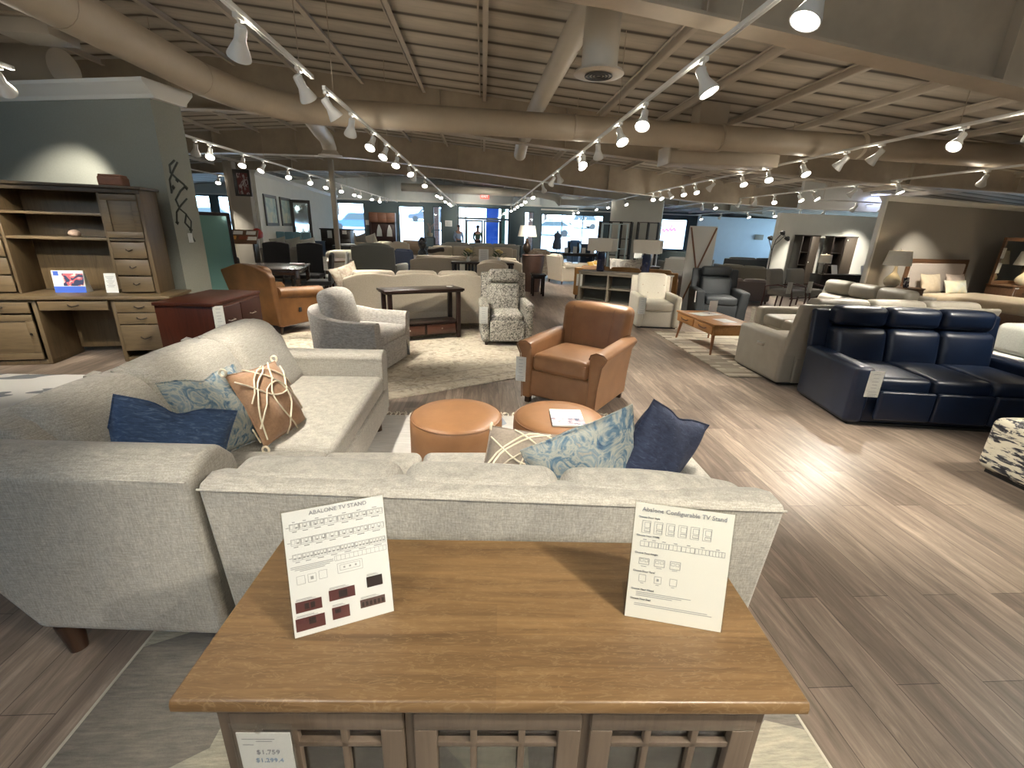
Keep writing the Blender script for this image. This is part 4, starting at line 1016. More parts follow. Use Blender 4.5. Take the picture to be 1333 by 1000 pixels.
def table_lamp(label, loc, prof, sr0, sr1, sh0, sh1, mat, square=False, rz=0, shade=None, group=None, lit=0):
    t = T('table_lamp', label, 'lamp', loc, rz, group)
    if square:
        z0, z1 = prof; mesh('lamp_base', [box((0, 0, (z0 + z1) / 2), (.17, .17, z1 - z0), .03, 3, 2), box((0, 0, .012), (.14, .14, .024), .004)], mat, t)
        mesh('lamp_neck', cyl((0, 0, z1), (0, 0, sh0 + .06), .012), M_knob, t)
        mesh('lamp_shade', [xf(lathe([(sr0 * 1.41, sh0), (sr1 * 1.41, sh1), (sr1 * 1.38, sh1), (sr0 * 1.38, sh0), (sr0 * 1.41, sh0)], 4, cap=False), rot=(0, 0, PI / 4))], shade or M_shade, t, smooth=False)
    else:
        mesh('lamp_base', lathe(prof, 24), mat, t)
        mesh('lamp_neck', cyl((0, 0, prof[-1][1] - .01), (0, 0, sh1 + .02), .007, n=8), M_knob, t)
        mesh('lamp_shade', lathe([(sr0, sh0), (sr1, sh1), (sr1 - .005, sh1), (sr0 - .005, sh0), (sr0, sh0)], 28, cap=False), shade or M_shade, t)
        mesh('finial', lathe([(.004, 0), (.012, .01), (.01, .02), (.001, .03)], 10, (0, 0, sh1 + .015)), M_knob, t)
    if lit:
        l = bpy.data.lights.new('bulb', 'POINT'); l.energy = lit; l.color = (1, .8, .55); l.shadow_soft_size = .04
        lo = bpy.data.objects.new('bulb_light', l); COL.objects.link(lo); lo.parent = t; lo.location = (0, 0, (sh0 + sh1) / 2)
    return t
def side_chair(name, label, loc, rz, mat, fab, H=.98, W=.48, sh=.47, group=None, full=True):
    t = T(name, label, 'chair', loc, rz, group)
    mesh('seat', box((0, 0, sh - .04), (W, W, .09), .03, 3, 3, (0, 0, .012)), fab, t)
    s = box((0, W / 2 - .03, (sh + H) / 2 - (.0 if full else -.1)), (W - .02, .06, H - sh - (0 if full else .2)), .025, 3, 4, (0, .01, 0))
    s = warp(s, lambda X, Y, Z: (X, Y + .10 * (Z - sh), Z - .05 * (abs(X) * 2 / W) ** 2 * (1 if Z > H - .2 else 0)))
    mesh('backrest', s, fab, t)
    for sx in (-1, 1):
        for sy in (-1, 1): mesh('leg', cyl((sx * (W / 2 - .03), sy * (W / 2 - .03), sh - .05), (sx * (W / 2 - .02), sy * (W / 2 - .0), 0), .021, .014, 8), mat, t)
    return t

# ================================================================== MIDDLE GROUND
M_tweed = fabric('grey_tweed', (.40, .375, .34), .32, 30, (1, 1, 2.5))
t = T('swivel_chair', 'pale grey tweed barrel swivel chair beyond the left arm of the sectional', 'armchair', (-1.50, 5.48, .013), 76); t.scale = (1.05, 1.08, 1)
def shell():
    V = []; F = []; N = 40; R0 = .45; rows = [.05, .2, .45, .60, .66, .68, .66, .58, .45]; th = [0, 0, 0, .0, .015, .05, .09, .10, .10]
    for i in range(N + 1):
        a = PI * (-.0) + (PI) * i / N
        # path: arm front -> round the back -> other arm front
        u = i / N
        if u < .28: x, y, nx_, ny_ = .43, -.44 + (u / .28) * .5, -1, 0
        elif u > .72: x, y, nx_, ny_ = -.43, -.44 + ((1 - u) / .28) * .5, 1, 0
        else:
            ang = (u - .28) / .44 * PI; x, y = .43 * math.cos(ang), .06 + .40 * math.sin(ang); nx_, ny_ = -math.cos(ang), -math.sin(ang)
        top = .60 + .10 * math.sin(max(0, min(1, (u - .2) / .6)) * PI) ** 2
        for z, d in zip([.02, .2, .42, top - .05, top - .012, top, top - .012, top - .06, .30], [0, -.005, -.015, -.03, -.02, .03, .08, .10, .11]):
            V.append((x + nx_ * d, y + ny_ * d, z))
    m_ = 9
    for i in range(N):
        for k in range(m_ - 1): F.append((i * m_ + k, (i + 1) * m_ + k, (i + 1) * m_ + k + 1, i * m_ + k + 1))
    F.append(tuple(range(m_))); F.append(tuple(range(N * m_ + m_ - 1, N * m_ - 1, -1)))
    return (V, F)
mesh('barrel_shell', shell(), M_tweed, t, angle=60)
mesh('seat_base', box((0, -.07, .18), (.66, .76, .30), .02, 2), M_tweed, t)
mesh('seat_cushion', box((0, -.09, .38), (.65, .72, .15), .05, 4, 4, (0, .02, .02)), M_tweed, t)
s = box((0, .16, .64), (.52, .20, .46), .09, 4, 5, (0, .03, .03)); s = warp(s, lambda x, y, z: (x, y + .22 * (z - .5), z))
mesh('back_cushion', s, M_tweed, t)
mesh('swivel_base', cyl((0, 0, .022), (0, 0, 0), .28, n=28), M_black, t)

M_espresso = wood('espresso_wood', (.018, .009, .007), (.009, .005, .004), 'x', 1, .35, .1)
t = T('console_table', 'dark espresso console table with two drawers, behind the swivel chair', 'table', (-.90, 6.86, .013), 27)
mesh('tabletop', box((0, 0, .735), (1.20, .44, .035), .004), M_espresso, t)
mesh('top_moulding', prism([(-.20, .70), (-.22, .72), (.22, .72), (.20, .70)], 'x', -.58, .58), M_espresso, t)
for sx in (-1, 1):
    for sy in (-1, 1): mesh('leg', box((sx * .52, sy * .16, .36), (.06, .06, .70), .005), M_espresso, t)
mesh('shelf', box((0, 0, .26), (1.06, .36, .02), .003), M_espresso, t)
mesh('lower_case', box((0, .01, .16), (.98, .30, .18), .003), M_espresso, t)
for sx in (-1, 1):
    d = mesh('drawer', box((sx * .25, -.15, .16), (.46, .02, .15), .003), wood('drawer_cherry', (.065, .022, .012), (.035, .012, .008), 'x', 1, .35), t)
    mesh('drawer_knob', lathe([(.004, 0), (.006, .01), (.013, .016), (.010, .022), (.001, .024)], 12, (sx * .25, -.16, .165), (PI / 2, 0, 0)), M_knob, d)
t = T('coaster', 'small round pale dish on the dark console table', 'dish', (-.50, 7.06, .767))
mesh('dish', lathe([(.03, 0), (.045, .006), (.05, .012), (.04, .009), (.001, .006)], 20), M_paper, t)

M_beige = fabric('warm_beige_fabric', (.47, .41, .32), .12, 60, (1, 1, 2))
seat('sofa', 'beige three-cushion sofa seen from behind, with the dark console table at its back', 'sofa', (-1.13, 7.80, .013), 193.5, 2.25, .95, .95, 3, .15, .60, .46, M_beige, lean=.13, rnd=.08, cams=False, legh=.1, hump=3)
pillow('beige floral pillow at the left end of the beige sofa back', pattern('beige_floral', [(.4, (.50, .45, .36)), (.55, (.32, .25, .20)), (.62, (.50, .45, .36))], 9, det=3, interp='LINEAR'), (-2.18, 7.62, .80), (0, 20, 190), .42, .42, .13)
def m_speckle():
    m, n, b = _base('speckled_recliner_fabric'); f = _noise(n, _coord(n), 42, 4, .7, 1.5)
    n.links.new(_ramp(n, f, [(.46, (.09, .085, .075)), (.52, (.46, .43, .37))]), b.inputs['Base Color']); b.inputs['Roughness'].default_value = .9; return m
M_speck = m_speckle()
t = seat('recliner', 'speckled black and cream recliner facing the camera beside the aisle', 'armchair', (.345, 6.86, .013), 3, .74, .84, 1.02, 1, .13, .60, .45, M_speck, legh=.05, lean=.12, headrest=True, rnd=.06, flare=.05)
mesh('footrest', box((0, -.40, .22), (.50, .05, .30), .02, 3, 2), M_speck, t)
price_tag((.02, 6.42, .60), 0, 'grey-white price tag on the left arm of the speckled recliner', .12, .24)
seat('accent_chair', 'small round-backed beige chair behind the speckled recliner', 'armchair', (.30, 9.75, 0), 160, .62, .66, .98, 1, .08, .62, .46, M_beige, lean=.10, rnd=.09, cams=True, arms=False, legh=.12)

# left: desk with hutch
M_desk = wood('brown_knotty_wood', (.118, .080, .040), (.065, .043, .021), 'z', .8, .5)
M_deskx = wood('brown_knotty_wood_flat', (.125, .086, .044), (.072, .048, .024), 'x', .8, .45)
M_deskd = wood('brown_edge_wood', (.075, .050, .026), (.045, .03, .015), 'z', .8, .5)
ang = 11.0
t = T('desk', 'brown knotty wood desk with drawer pedestals against the sage wall', 'desk', (-4.55, 5.62, 0), ang)
# local: x along, front -y ; right end at x=+.9
L_, Dd = 1.95, .62
x0, x1 = -1.05, .90
mesh('desktop', box(((x0 + x1) / 2, 0, .75), (x1 - x0 + .05, Dd + .03, .035), .006), M_deskx, t)
def pedestal(xa, xb):
    c = (xa + xb) / 2; w = xb - xa
    return [box((xa + .02, 0, .37), (.04, Dd - .04, .72), .004), box((xb - .02, 0, .37), (.04, Dd - .04, .72), .004), box((c, Dd / 2 - .03, .37), (w, .02, .70), .002), box((c, 0, .03), (w, Dd - .05, .05), .003), box((c, -Dd / 2 + .03, .715), (w, .02, .03), .002)]
mesh('pedestal', pedestal(.33, .88), M_desk, t)
mesh('pedestal', pedestal(-1.03, -.36), M_desk, t)
mesh('modesty_panel', box((-.0, Dd / 2 - .05, .40), (.80, .02, .66), .002), M_desk, t)
def pull(x, y, z, w=.05): return tube([(x - w, y, z + .01), (x - w * .7, y - .02, z + .002), (x, y - .028, z - .008), (x + w * .7, y - .02, z + .002), (x + w, y, z + .01)], .006, 8)
for z, h in ((.645, .115), (.515, .125), (.29, .30)):
    d = mesh('drawer', box((.605, -Dd / 2 + .012, z), (.46, .022, h), .004), M_deskx, t); mesh('drawer_pull', pull(.605, -Dd / 2, z), M_bronze, d)
d = mesh('drawer', box((-.015, -Dd / 2 + .012, .665), (.64, .022, .10), .004), M_deskx, t); mesh('drawer_pull', pull(-.015, -Dd / 2, .665), M_bronze, d)
d = mesh('drawer', box((-.70, -Dd / 2 + .012, .645), (.56, .022, .115), .004), M_deskx, t); mesh('drawer_pull', pull(-.70, -Dd / 2, .645), M_bronze, d)
d = mesh('cupboard_door', [xf(rframe(.56, .50, .07, .022), loc=(-.70, -Dd / 2 + .012, .32)), box((-.70, -Dd / 2 + .018, .32), (.44, .012, .38), .002)], M_deskx, t)
mesh('door_knob', lathe([(.004, 0), (.006, .01), (.015, .016), (.010, .024), (.001, .026)], 12, (-.46, -Dd / 2, .36), (PI / 2, 0, 0)), M_bronze, d)
t = T('hutch', 'brown wood hutch with open shelves, a door and small drawers on the desk', 'cabinet', (-4.55 - .16 * math.sin(R(ang)), 5.62 + .16 * math.cos(R(ang)), .768), ang)
H2 = 1.14; hd = .42; hx0, hx1 = -1.05, .73
mesh('hutch_case', [box((hx0 + .02, 0, H2 / 2), (.04, hd, H2), .004), box((hx1 - .02, 0, H2 / 2), (.04, hd, H2), .004), box(((hx0 + hx1) / 2, hd / 2 - .01, H2 / 2), (hx1 - hx0, .02, H2), .002),
                    box((.33, 0, H2 / 2 + .03), (.03, hd - .02, H2 - .06), .003), box((-.62, 0, H2 / 2), (.03, hd - .02, H2), .003)], M_desk, t)
mesh('cornice', [box(((hx0 + hx1) / 2, -.01, H2 + .012), (hx1 - hx0 + .06, hd + .05, .03), .005), box(((hx0 + hx1) / 2, -hd / 2 + .01, H2 - .025), (hx1 - hx0, .025, .05), .002)], M_deskd, t)
mesh('hutch_shelf', [box((-.145, 0, .86), (.93, hd - .03, .028), .003)], M_deskx, t)
mesh('hutch_shelf', [box(((hx0 + hx1) / 2, 0, .60), (hx1 - hx0 - .06, hd - .03, .03), .003)], M_deskx, t)
d = mesh('cupboard_door', [xf(rframe(.35, .46, .065, .022), loc=(.52, -hd / 2 - .002, .85)), box((.52, -hd / 2 + .006, .85), (.24, .012, .35), .002)], M_deskx, t)
for z in (.485, .295, .105):
    d = mesh('drawer', box((.52, -hd / 2 - .002, z), (.33, .022, .175), .004), M_deskx, t); mesh('drawer_pull', pull(.52, -hd / 2 - .012, z, .03), M_bronze, d)
    d = mesh('drawer', box((-.82, -hd / 2 - .002, z), (.36, .022, .175), .004), M_deskx, t); mesh('drawer_pull', pull(-.82, -hd / 2 - .012, z, .03), M_bronze, d)
mesh('cupboard_door', [xf(rframe(.38, .46, .065, .022), loc=(-.82, -hd / 2 - .002, .85)), box((-.82, -hd / 2 + .006, .85), (.27, .012, .35), .002)], M_deskx, t)
def ondesk(x, y, z): return Vector((-4.55 + x * math.cos(R(ang)) - y * math.sin(R(ang)), 5.62 + x * math.sin(R(ang)) + y * math.cos(R(ang)), z))
t = T('display_box', 'blue and white brochure box with a colour picture standing on the desk', 'sign', G(93, 381, .768), rot=(0, 0, R(ang)))
mesh('box_body', prism([(0, 0), (.13, 0), (.035, .245), (.02, .245)], 'x', -.15, .15), M_paper, t, smooth=False)
sl = math.atan2(.02, .245)
mesh('blue_band', xf(box((0, -.002, .035), (.30, .003, .07), .0005), rot=(-sl, 0, 0)), paint('royal_blue_print', (.04, .10, .45), .5), t, smooth=False)
mesh('colour_picture', xf(box((.045, -.002, .145), (.20, .003, .14), .0005), rot=(-sl, 0, 0)), pattern('colour_photo', [(.35, (.03, .04, .09)), (.45, (.42, .10, .12)), (.55, (.50, .46, .42)), (.65, (.60, .55, .48)), (.72, (.05, .06, .15))], 11, det=3, dist=1), t, smooth=False)
mesh('blue_band', xf(box((-.11, -.002, .215), (.05, .003, .05), .0005), rot=(-sl, 0, 0)), paint('royal_blue_print', (.04, .10, .45), .5), t, smooth=False)
t = T('card_sign', 'small white upright card beside the brochure box on the desk', 'sign', G(147, 381, .768), rot=(R(-8), 0, R(ang + 4)))
mesh('card', box((0, 0, .11), (.12, .003, .22), .001), M_paper, t, smooth=False)
mesh('print', [box((-.005, -.002, .18 - .016 * k), (.08 - .02 * (k % 3), .001, .004), .0002) for k in range(8)], M_ink, t, smooth=False)
t = T('storage_box', 'terracotta-brown lidded box on top of the hutch', 'box', tuple(ondesk(.42, .16, 1.938)), ang)
mesh('box_body', box((0, 0, .05), (.24, .18, .10), .02, 3, 2), leather('terracotta', (.20, .085, .045), .6), t)
mesh('box_lid', box((0, 0, .105), (.22, .16, .03), .015, 3), leather('terracotta', (.20, .085, .045), .6), t)
t = T('ornament', 'small pale pink shell ornament on the hutch shelf', 'ornament', tuple(ondesk(-.02, .05, 1.385)))
mesh('shell', lathe([(.02, 0), (.05, .012), (.058, .035), (.045, .06), (.02, .072), (.001, .075)], 18), paint('shell_pink', (.50, .36, .28), .6, var=.2, sc=30), t)
# cherry file cabinet
M_cherry = wood('dark_cherry_wood', (.045, .011, .005), (.022, .006, .003), 'z', .8, .4, .1)
M_cherryf = wood('dark_cherry_front', (.028, .008, .005), (.014, .005, .003), 'y', .8, .5, .0)
for m_ in (M_cherry, M_cherryf, M_espresso): m_.node_tree.nodes['Principled BSDF'].inputs['Specular IOR Level'].default_value = .22
t = dresser('file_cabinet', 'dark cherry wood low cabinet with two rows of drawers, right of the desk', (-3.14, 5.52, 0), 90, 1.04, .60, .78, M_cherry, 2, 2, M_knob, 'cabinet', .05, M_cherryf, .035, 'bar')
price_tag((-2.81, 5.02, .77), 38, 'white price tag over the front edge of the dark cherry cabinet', .10, .26)
# tall mirror and metal wall sculpture
M_teal = paint('teal_mirror', (.22, .42, .40), .08, .35)
t = T('floor_mirror', 'tall narrow dark-framed mirror with a teal cast leaning behind the cherry cabinet', 'mirror', (-3.80, 7.02, 0), rot=(R(-4), 0, R(38)))
mesh('mirror_frame', xf(rframe(.50, 1.72, .045, .05), loc=(0, 0, .86)), M_espresso, t, smooth=False)
mesh('mirror_glass', box((0, 0, .86), (.43, .012, 1.64), .001), M_teal, t, smooth=False)
t = T('wall_sculpture', 'twisted dark metal branch ornament hanging on the end of the sage wall', 'ornament', (-3.66, 6.19, 1.85), 8)
random.seed(5)
mesh('metal_branch', [tube([(.0, .0, .42), (-.05, -.03, .36), (-.055, -.03, .28), (.0, -.04, .22), (.06, -.03, .16), (.08, -.02, .12)], .012),
                      tube([(.04, -.03, .40), (-.02, -.04, .30), (-.08, -.03, .20), (-.09, -.02, .05), (-.06, -.02, .12)], .011),
                      tube([(.08, -.03, .14), (.02, -.05, .08), (-.05, -.04, -.02), (-.03, -.03, -.12), (.03, -.03, -.18), (.0, -.03, -.28), (.05, -.02, -.36)], .011),
                      tube([(.07, -.03, .0), (.0, -.05, -.08), (-.07, -.03, -.16), (-.09, -.02, -.26)], .010),
                      tube([(.03, -.04, -.18), (.07, -.03, -.26), (.04, -.03, -.42), (.07, -.02, -.5)], .008)] +
     [lathe([(.001, -.03), (.022, 0), (.001, .03)], 8, p) for p in ((.08, -.02, .12), (-.06, -.02, .12), (.05, -.03, -.36), (-.09, -.02, -.28), (.0, -.03, .20))], paint('verdigris_metal', (.055, .06, .05), .5, .6, .3, 30), t)
price_tag((-3.60, 6.12, 1.47), 8, 'small white tag dangling from the metal branch ornament', .05, .11)

# orange leather wing recliner seen from behind
M_orange = leather('orange_brown_leather', (.175, .078, .026), .5, .25)
t = T('recliner', 'orange-brown leather recliner with a curved camel back, seen from behind', 'armchair', (-3.20, 7.42, .013), 156)
pb = []
for k in range(17):
    u = -1 + k / 8; pb.append((u * .46, .96 + .07 * math.cos(u * PI * .8) * (1 - .2 * abs(u)) - (.05 if abs(u) > .95 else 0)))
pb = [(.44, .14)] + pb[::-1] + [(-.44, .14)]
s = prism(pb, 'y', .34, .44, 2)
s = warp(s, lambda x, y, z: (x * (1 + .08 * (z - .1)), y + .16 * (z - .1), z))
mesh('backrest', s, M_orange, t, bevel=.02)
mesh('back_cushion', warp(box((0, .28, .70), (.64, .18, .56), .07, 4, 4, (0, .02, .03)), lambda x, y, z: (x, y + .16 * (z - .1), z)), M_orange, t)
mesh('seat_frame', box((0, -.02, .26), (.64, .80, .26), .02, 2), M_orange, t)
mesh('seat_cushion', box((0, -.08, .44), (.60, .66, .16), .05, 4, 3, (0, 0, .02)), M_orange, t)
for sx in (-1, 1):
    s = join(box((sx * .40, 0, .34), (.12, .84, .44), .03, 3, 3), cyl((sx * .41, -.44, .56), (sx * .41, .40, .62), .095, .085, 20), lathe([(.095, 0), (.08, .03), (.001, .045)], 20, (sx * .41, -.44, .56), (PI / 2, 0, 0)))
    mesh('armrest', s, M_orange, t)
    for sy in (-1, 1): mesh('leg', cyl((sx * .38, sy * .36, .14), (sx * .39, sy * .38, 0), .028, .018, 10), M_leg, t)
mesh('recliner_latch', box((-.475, .06, .34), (.02, .05, .07), .008), M_black, t)
def merge_into(t, r):
    """move the parts of a built seat under another thing"""
    bpy.context.view_layer.update()
    M = t.matrix_world.inverted() @ r.matrix_world
    for c in list(r.children):
        c.data = c.data.copy() if c.type == 'MESH' else c.data
        c.parent = t; c.matrix_parent_inverse = Matrix.Identity(4)
        c.matrix_local = M
    bpy.data.objects.remove(r)

# ================================================================== RIGHT SIDE
M_blue = leather('navy_blue_leather', (.004, .010, .028), .38, .25)
t = seat('reclining_sofa', 'navy blue leather three-seat reclining sofa on the right', 'sofa', (4.37, 4.01, 0), -8, 1.90, .95, .985, 3, .17, .56, .46, M_blue, headrest=True, lean=.10, skirt=True, rnd=.06)
mesh('footrest', [box((x, -.47, .22), (.48, .05, .28), .025, 3, 2) for x in (-.49, 0, .49)], M_blue, t)
price_tag((3.46, 3.60, .575), -8, 'white price tag on the near arm of the navy leather sofa', .12, .24)
M_taupe = leather('taupe_leather', (.29, .262, .215), .5, .10)
t = T('sectional_sofa', 'taupe reclining sectional behind the navy sofa, with a power switch on its near arm', 'sofa', (4.5, 5.5, .013))
r = seat('s', 'x', 'x', (4.58, 5.28, .013), 180, 2.36, 1.0, 1.0, 3, .20, .56, .46, M_taupe, headrest=True, lean=.16, skirt=True, rnd=.06, sides=(1,)); bpy.context.view_layer.update(); merge_into(t, r)
r = seat('s', 'x', 'x', (5.0, 6.28, .013), -91, 1.95, 1.06, 1.03, 3, .20, .56, .46, M_taupe, headrest=True, lean=.14, skirt=True, rnd=.06, sides=(-1,)); bpy.context.view_layer.update(); merge_into(t, r)
mesh('power_switch', [box((3.39 - 4.5, 5.22 - 5.5, .40), (.02, .13, .035), .006)], M_knob, t)
price_tag((4.43, 7.18, .56), -91, 'white price tag on the far arm of the taupe sectional', .10, .22)
M_honey = wood('honey_wood', (.42, .20, .065), (.30, .13, .04), 'y', .9, .38, .2)
t = T('coffee_table', 'honey wood mid-century coffee table with two drawers and splayed legs', 'table', (3.53, 6.70, .013), 2)
mesh('tabletop', box((0, 0, .435), (.64, 1.22, .025), .006), M_honey, t)
mesh('table_case', box((0, 0, .355), (.60, 1.16, .135), .004), M_honey, t)
for sy in (-1, 1):
    d = mesh('drawer', box((-.305, sy * .285, .355), (.02, .54, .115), .003), M_honey, t)
    mesh('drawer_pull', tube([(-.318, sy * .285 - .11, .365), (-.33, sy * .285 - .07, .352), (-.33, sy * .285 + .07, .352), (-.318, sy * .285 + .11, .365)], .009, 8), wood('walnut_pull', (.12, .045, .02), (.07, .025, .01), 'y', 1, .4), d)
for sx in (-1, 1):
    for sy in (-1, 1): mesh('leg', cyl((sx * .25, sy * .50, .29), (sx * .28, sy * .56, 0), .026, .014, 12), wood('honey_leg', (.26, .11, .04), (.18, .07, .025), 'z', 1, .4), t)
t = T('magazine', 'open glossy magazine on the far half of the honey coffee table', 'magazine', (3.50, 6.95, .462), 20)
mesh('pages', [box((-.11, 0, .004), (.21, .28, .007), .001, rot=(0, .02, 0)), box((.11, 0, .004), (.21, .28, .007), .001, rot=(0, -.02, 0))], M_paper, t, smooth=False)
mesh('page_print', box((.11, .02, .0092), (.15, .18, .0006), .0001), pattern('magazine_photo', [(.4, (.45, .42, .40)), (.55, (.20, .18, .18)), (.65, (.55, .50, .44))], 14), t, smooth=False)
t = T('paper_sheet', 'white sheet on the near half of the honey coffee table', 'paper', (3.55, 6.42, .462), 8)
mesh('sheet', box((0, 0, .001), (.22, .28, .001), .0004), M_paper, t, smooth=False)
t = T('card_sign', 'small white upright card at the far end of the honey coffee table', 'sign', (3.75, 7.20, .462), 10)
mesh('card', box((0, 0, .09), (.15, .004, .18), .001), M_paper, t, smooth=False)
# speckled ottoman with tray
M_abst = pattern('black_cream_brushstroke', [(.40, (.018, .018, .022)), (.47, (.12, .12, .13)), (.50, (.58, .54, .42)), (.60, (.62, .58, .46))], 5.5, (1.6, 1.6, 7), 4, .6, .9, 'LINEAR')
t = T('square_ottoman', 'black and cream brushstroke-patterned ottoman at the right edge, in front of the navy sofa', 'ottoman', (4.24, 2.42, 0))
mesh('ottoman_body', box((0, 0, .235), (.94, .94, .41), .06, 4, 4, (0, 0, .02)), M_abst, t)
mesh('plinth', box((0, 0, .015), (.84, .84, .03), .003), M_black, t)
t = T('tray_table', 'small white-topped wooden tray on the patterned ottoman at the right edge', 'tray', (4.22, 2.58, .463))
mesh('tray_top', box((0, 0, .085), (.50, .50, .03), .008), M_white, t)
mesh('tray_body', box((0, 0, .035), (.42, .42, .07), .006), wood('tray_walnut', (.20, .11, .06), (.12, .07, .04), 'x', 1, .5), t)
M_lgrey = fabric('pale_grey_fabric', (.38, .38, .34), .1, 60)
t = T('bench', 'white bench with a pale grey box cushion behind the right end of the navy sofa', 'bench', (6.70, 4.75, 0), -6)
mesh('bench_top', box((0, 0, .40), (1.5, .62, .07), .01), M_white, t)
mesh('bench_frame', box((0, 0, .31), (1.44, .56, .11), .006), wood('ash_wood', (.34, .28, .21), (.26, .21, .15), 'x', 1, .5), t)
for sx in (-1, 1):
    for sy in (-1, 1): mesh('leg', box((sx * .66, sy * .24, .13), (.06, .06, .26), .005), M_leg, t)
t = T('box_cushion', 'pale grey rounded box cushion on the white bench at the right edge', 'cushion', (6.40, 4.75, .437), -6)
mesh('cushion_body', warp(box((0, 0, .17), (.62, .50, .33), .06, 4, 3, (.01, .01, .02)), lambda x, y, z: (x * (1 - .25 * z), y * (1 - .25 * z), z)), M_lgrey, t)

# grey leather recliner, cream tufted chair, media console, lamps
M_char = leather('charcoal_leather', (.024, .029, .033), .6, .2)
t = seat('recliner', 'dark charcoal leather recliner beyond the honey coffee table', 'armchair', (4.88, 9.28, 0), -14, .98, .92, 1.02, 1, .18, .60, .47, M_char, headrest=True, lean=.16, skirt=True, rnd=.06, flare=.06)
price_tag((4.33, 9.00, .60), -14, 'white price tag on the left arm of the charcoal recliner', .11, .22)
M_cream = fabric('cream_fabric', (.56, .52, .43), .07, 70)
t = seat('armchair', 'cream armchair with a tufted back, in front of the grey media console', 'armchair', (3.22, 8.40, 0), -6, .78, .86, .92, 1, .12, .58, .46, M_cream, lean=.10, tuft=True, skirt=True, rnd=.06)
price_tag((2.86, 8.02, .58), -6, 'grey and white price tag on the left arm of the cream tufted armchair', .13, .30)
M_gwood = wood('weathered_grey_wood', (.23, .195, .15), (.16, .135, .105), 'x', 1, .55)
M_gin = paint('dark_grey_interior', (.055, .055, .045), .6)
t = T('media_console', 'weathered grey wood media console with open cubbies and two lamps on top', 'cabinet', (3.16, 10.18, 0), -28)
mesh('console_top', box((0, 0, .785), (2.04, .46, .03), .005), M_gwood, t)
mesh('console_case', [box((x, 0, .42), (.035, .42, .70), .004) for x in (-.98, -.33, .33, .98)] + [box((0, 0, .10), (1.96, .42, .05), .004), box((0, -.19, .745), (1.96, .03, .05), .004), box((0, .19, .42), (1.94, .02, .66), .002)], M_gwood, t)
mesh('shelf', [box((x, 0, .43), (.62, .38, .022), .003) for x in (-.655, 0, .655)], M_gwood, t)
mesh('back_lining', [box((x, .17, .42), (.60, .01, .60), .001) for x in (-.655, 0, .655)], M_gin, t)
mesh('console_foot', [box((sx * .95, sy * .17, .04), (.06, .06, .08), .004) for sx in (-1, 1) for sy in (-1, 1)], M_gwood, t)
price_tag((2.20, 10.46, .74), -28, 'white price tag on the left end of the grey media console', .14, .26)
M_navyc = paint('navy_ceramic', (.012, .018, .055), .15, coat=1)
table_lamp('navy square-based lamp with a wide white shade, left on the grey console', (2.66, 10.43, .802), (.0, .42), .27, .27, .44, .71, M_navyc, True, -28, shade=M_shade)
table_lamp('navy square-based lamp with a wide white shade, right on the grey console', (3.53, 9.96, .802), (.0, .42), .27, .27, .44, .71, M_navyc, True, -28, shade=M_shade)
M_tanl = leather('mustard_tan_leather', (.30, .15, .045), .45)
seat('sofa', 'mustard-tan leather sofa seen from behind the grey console', 'sofa', (3.62, 11.55, 0), 157, 2.5, .92, .84, 3, .16, .60, .44, M_tanl, lean=.12, legh=.1)
M_throw = pattern('grey_cream_throw', [(.42, (.52, .49, .44)), (.5, (.30, .28, .26)), (.58, (.56, .53, .47))], 5, (1, 1, 1), 2, 1, .95, 'LINEAR')
pillow('striped grey and cream arched cushion on the tan sofa back', M_throw, (3.62, 11.75, .78), (8, 0, 155), .85, .5, .2, 0, .12)
pillow('small mustard and white pillow on the left part of the tan sofa', pattern('mustard_white', [(.45, (.50, .30, .06)), (.55, (.62, .58, .48))], 7), (2.95, 11.95, .76), (8, 18, 155), .45, .42, .15)
# leaning rack with X brace
t = T('display_rack', 'tall white panel with a brown X brace standing beside the charcoal recliner', 'shelf', (4.72, 10.05, 0), -22)
mesh('rack_panel', box((0, 0, .92), (.56, .02, 1.82), .003), paint('pale_panel', (.62, .62, .58), .6), t)
M_walx = wood('brown_brace_wood', (.20, .10, .055), (.12, .06, .03), 'z', 1, .5)
def bar(p0, p1, w=.035, th=.018):
    p0 = Vector(p0); p1 = Vector(p1); d = p1 - p0
    return xf(box((0, 0, d.length / 2), (w, th, d.length), .003), loc=p0, rot=(0, math.atan2(d.x, d.z), 0))
mesh('x_brace', [bar((-.25, -.02, 1.80), (.20, -.02, .04)), bar((.26, -.026, 1.80), (-.26, -.026, .10))], M_walx, t)
mesh('rack_post', [box((sx * .26, .20, .90), (.03, .03, 1.80), .003) for sx in (-1, 1)] + [box((0, .1, z), (.54, .20, .02), .003) for z in (.1, .65, 1.2, 1.76)], M_walx, t)

# bedroom corner at the right
M_brn = wood('walnut_brown_wood', (.125, .062, .030), (.07, .034, .017), 'x', 1, .45)
t = T('bed', 'walnut bed with upholstered headboard and cream bedding against the right partition', 'bed', (10.30, 8.78, 0), 14)
mesh('headboard', [xf(rframe(1.95, .80, .09, .06), loc=(0, 1.05, .92)), box((0, 1.06, .30), (1.95, .06, .5), .004)], M_brn, t, smooth=False)
mesh('headboard_cushion', box((0, 1.04, .92), (1.77, .07, .62), .03, 3, 4, (0, .02, 0)), fabric('headboard_linen', (.50, .43, .37), .08, 60), t)
mesh('footboard', box((-.0, -1.12, .38), (1.75, .08, .60), .02, 2), M_brn, t)
mesh('side_rail', [box((sx * .84, -.03, .34), (.05, 2.15, .22), .006) for sx in (-1, 1)], M_brn, t)
mesh('mattress', box((0, -.03, .46), (1.60, 2.10, .26), .07, 4, 3), M_white, t)
mesh('bedspread', box((0, -.20, .53), (1.68, 1.80, .22), .08, 4, 5, (0, 0, .02)), fabric('cream_bedspread', (.52, .42, .29), .08, 12), t)
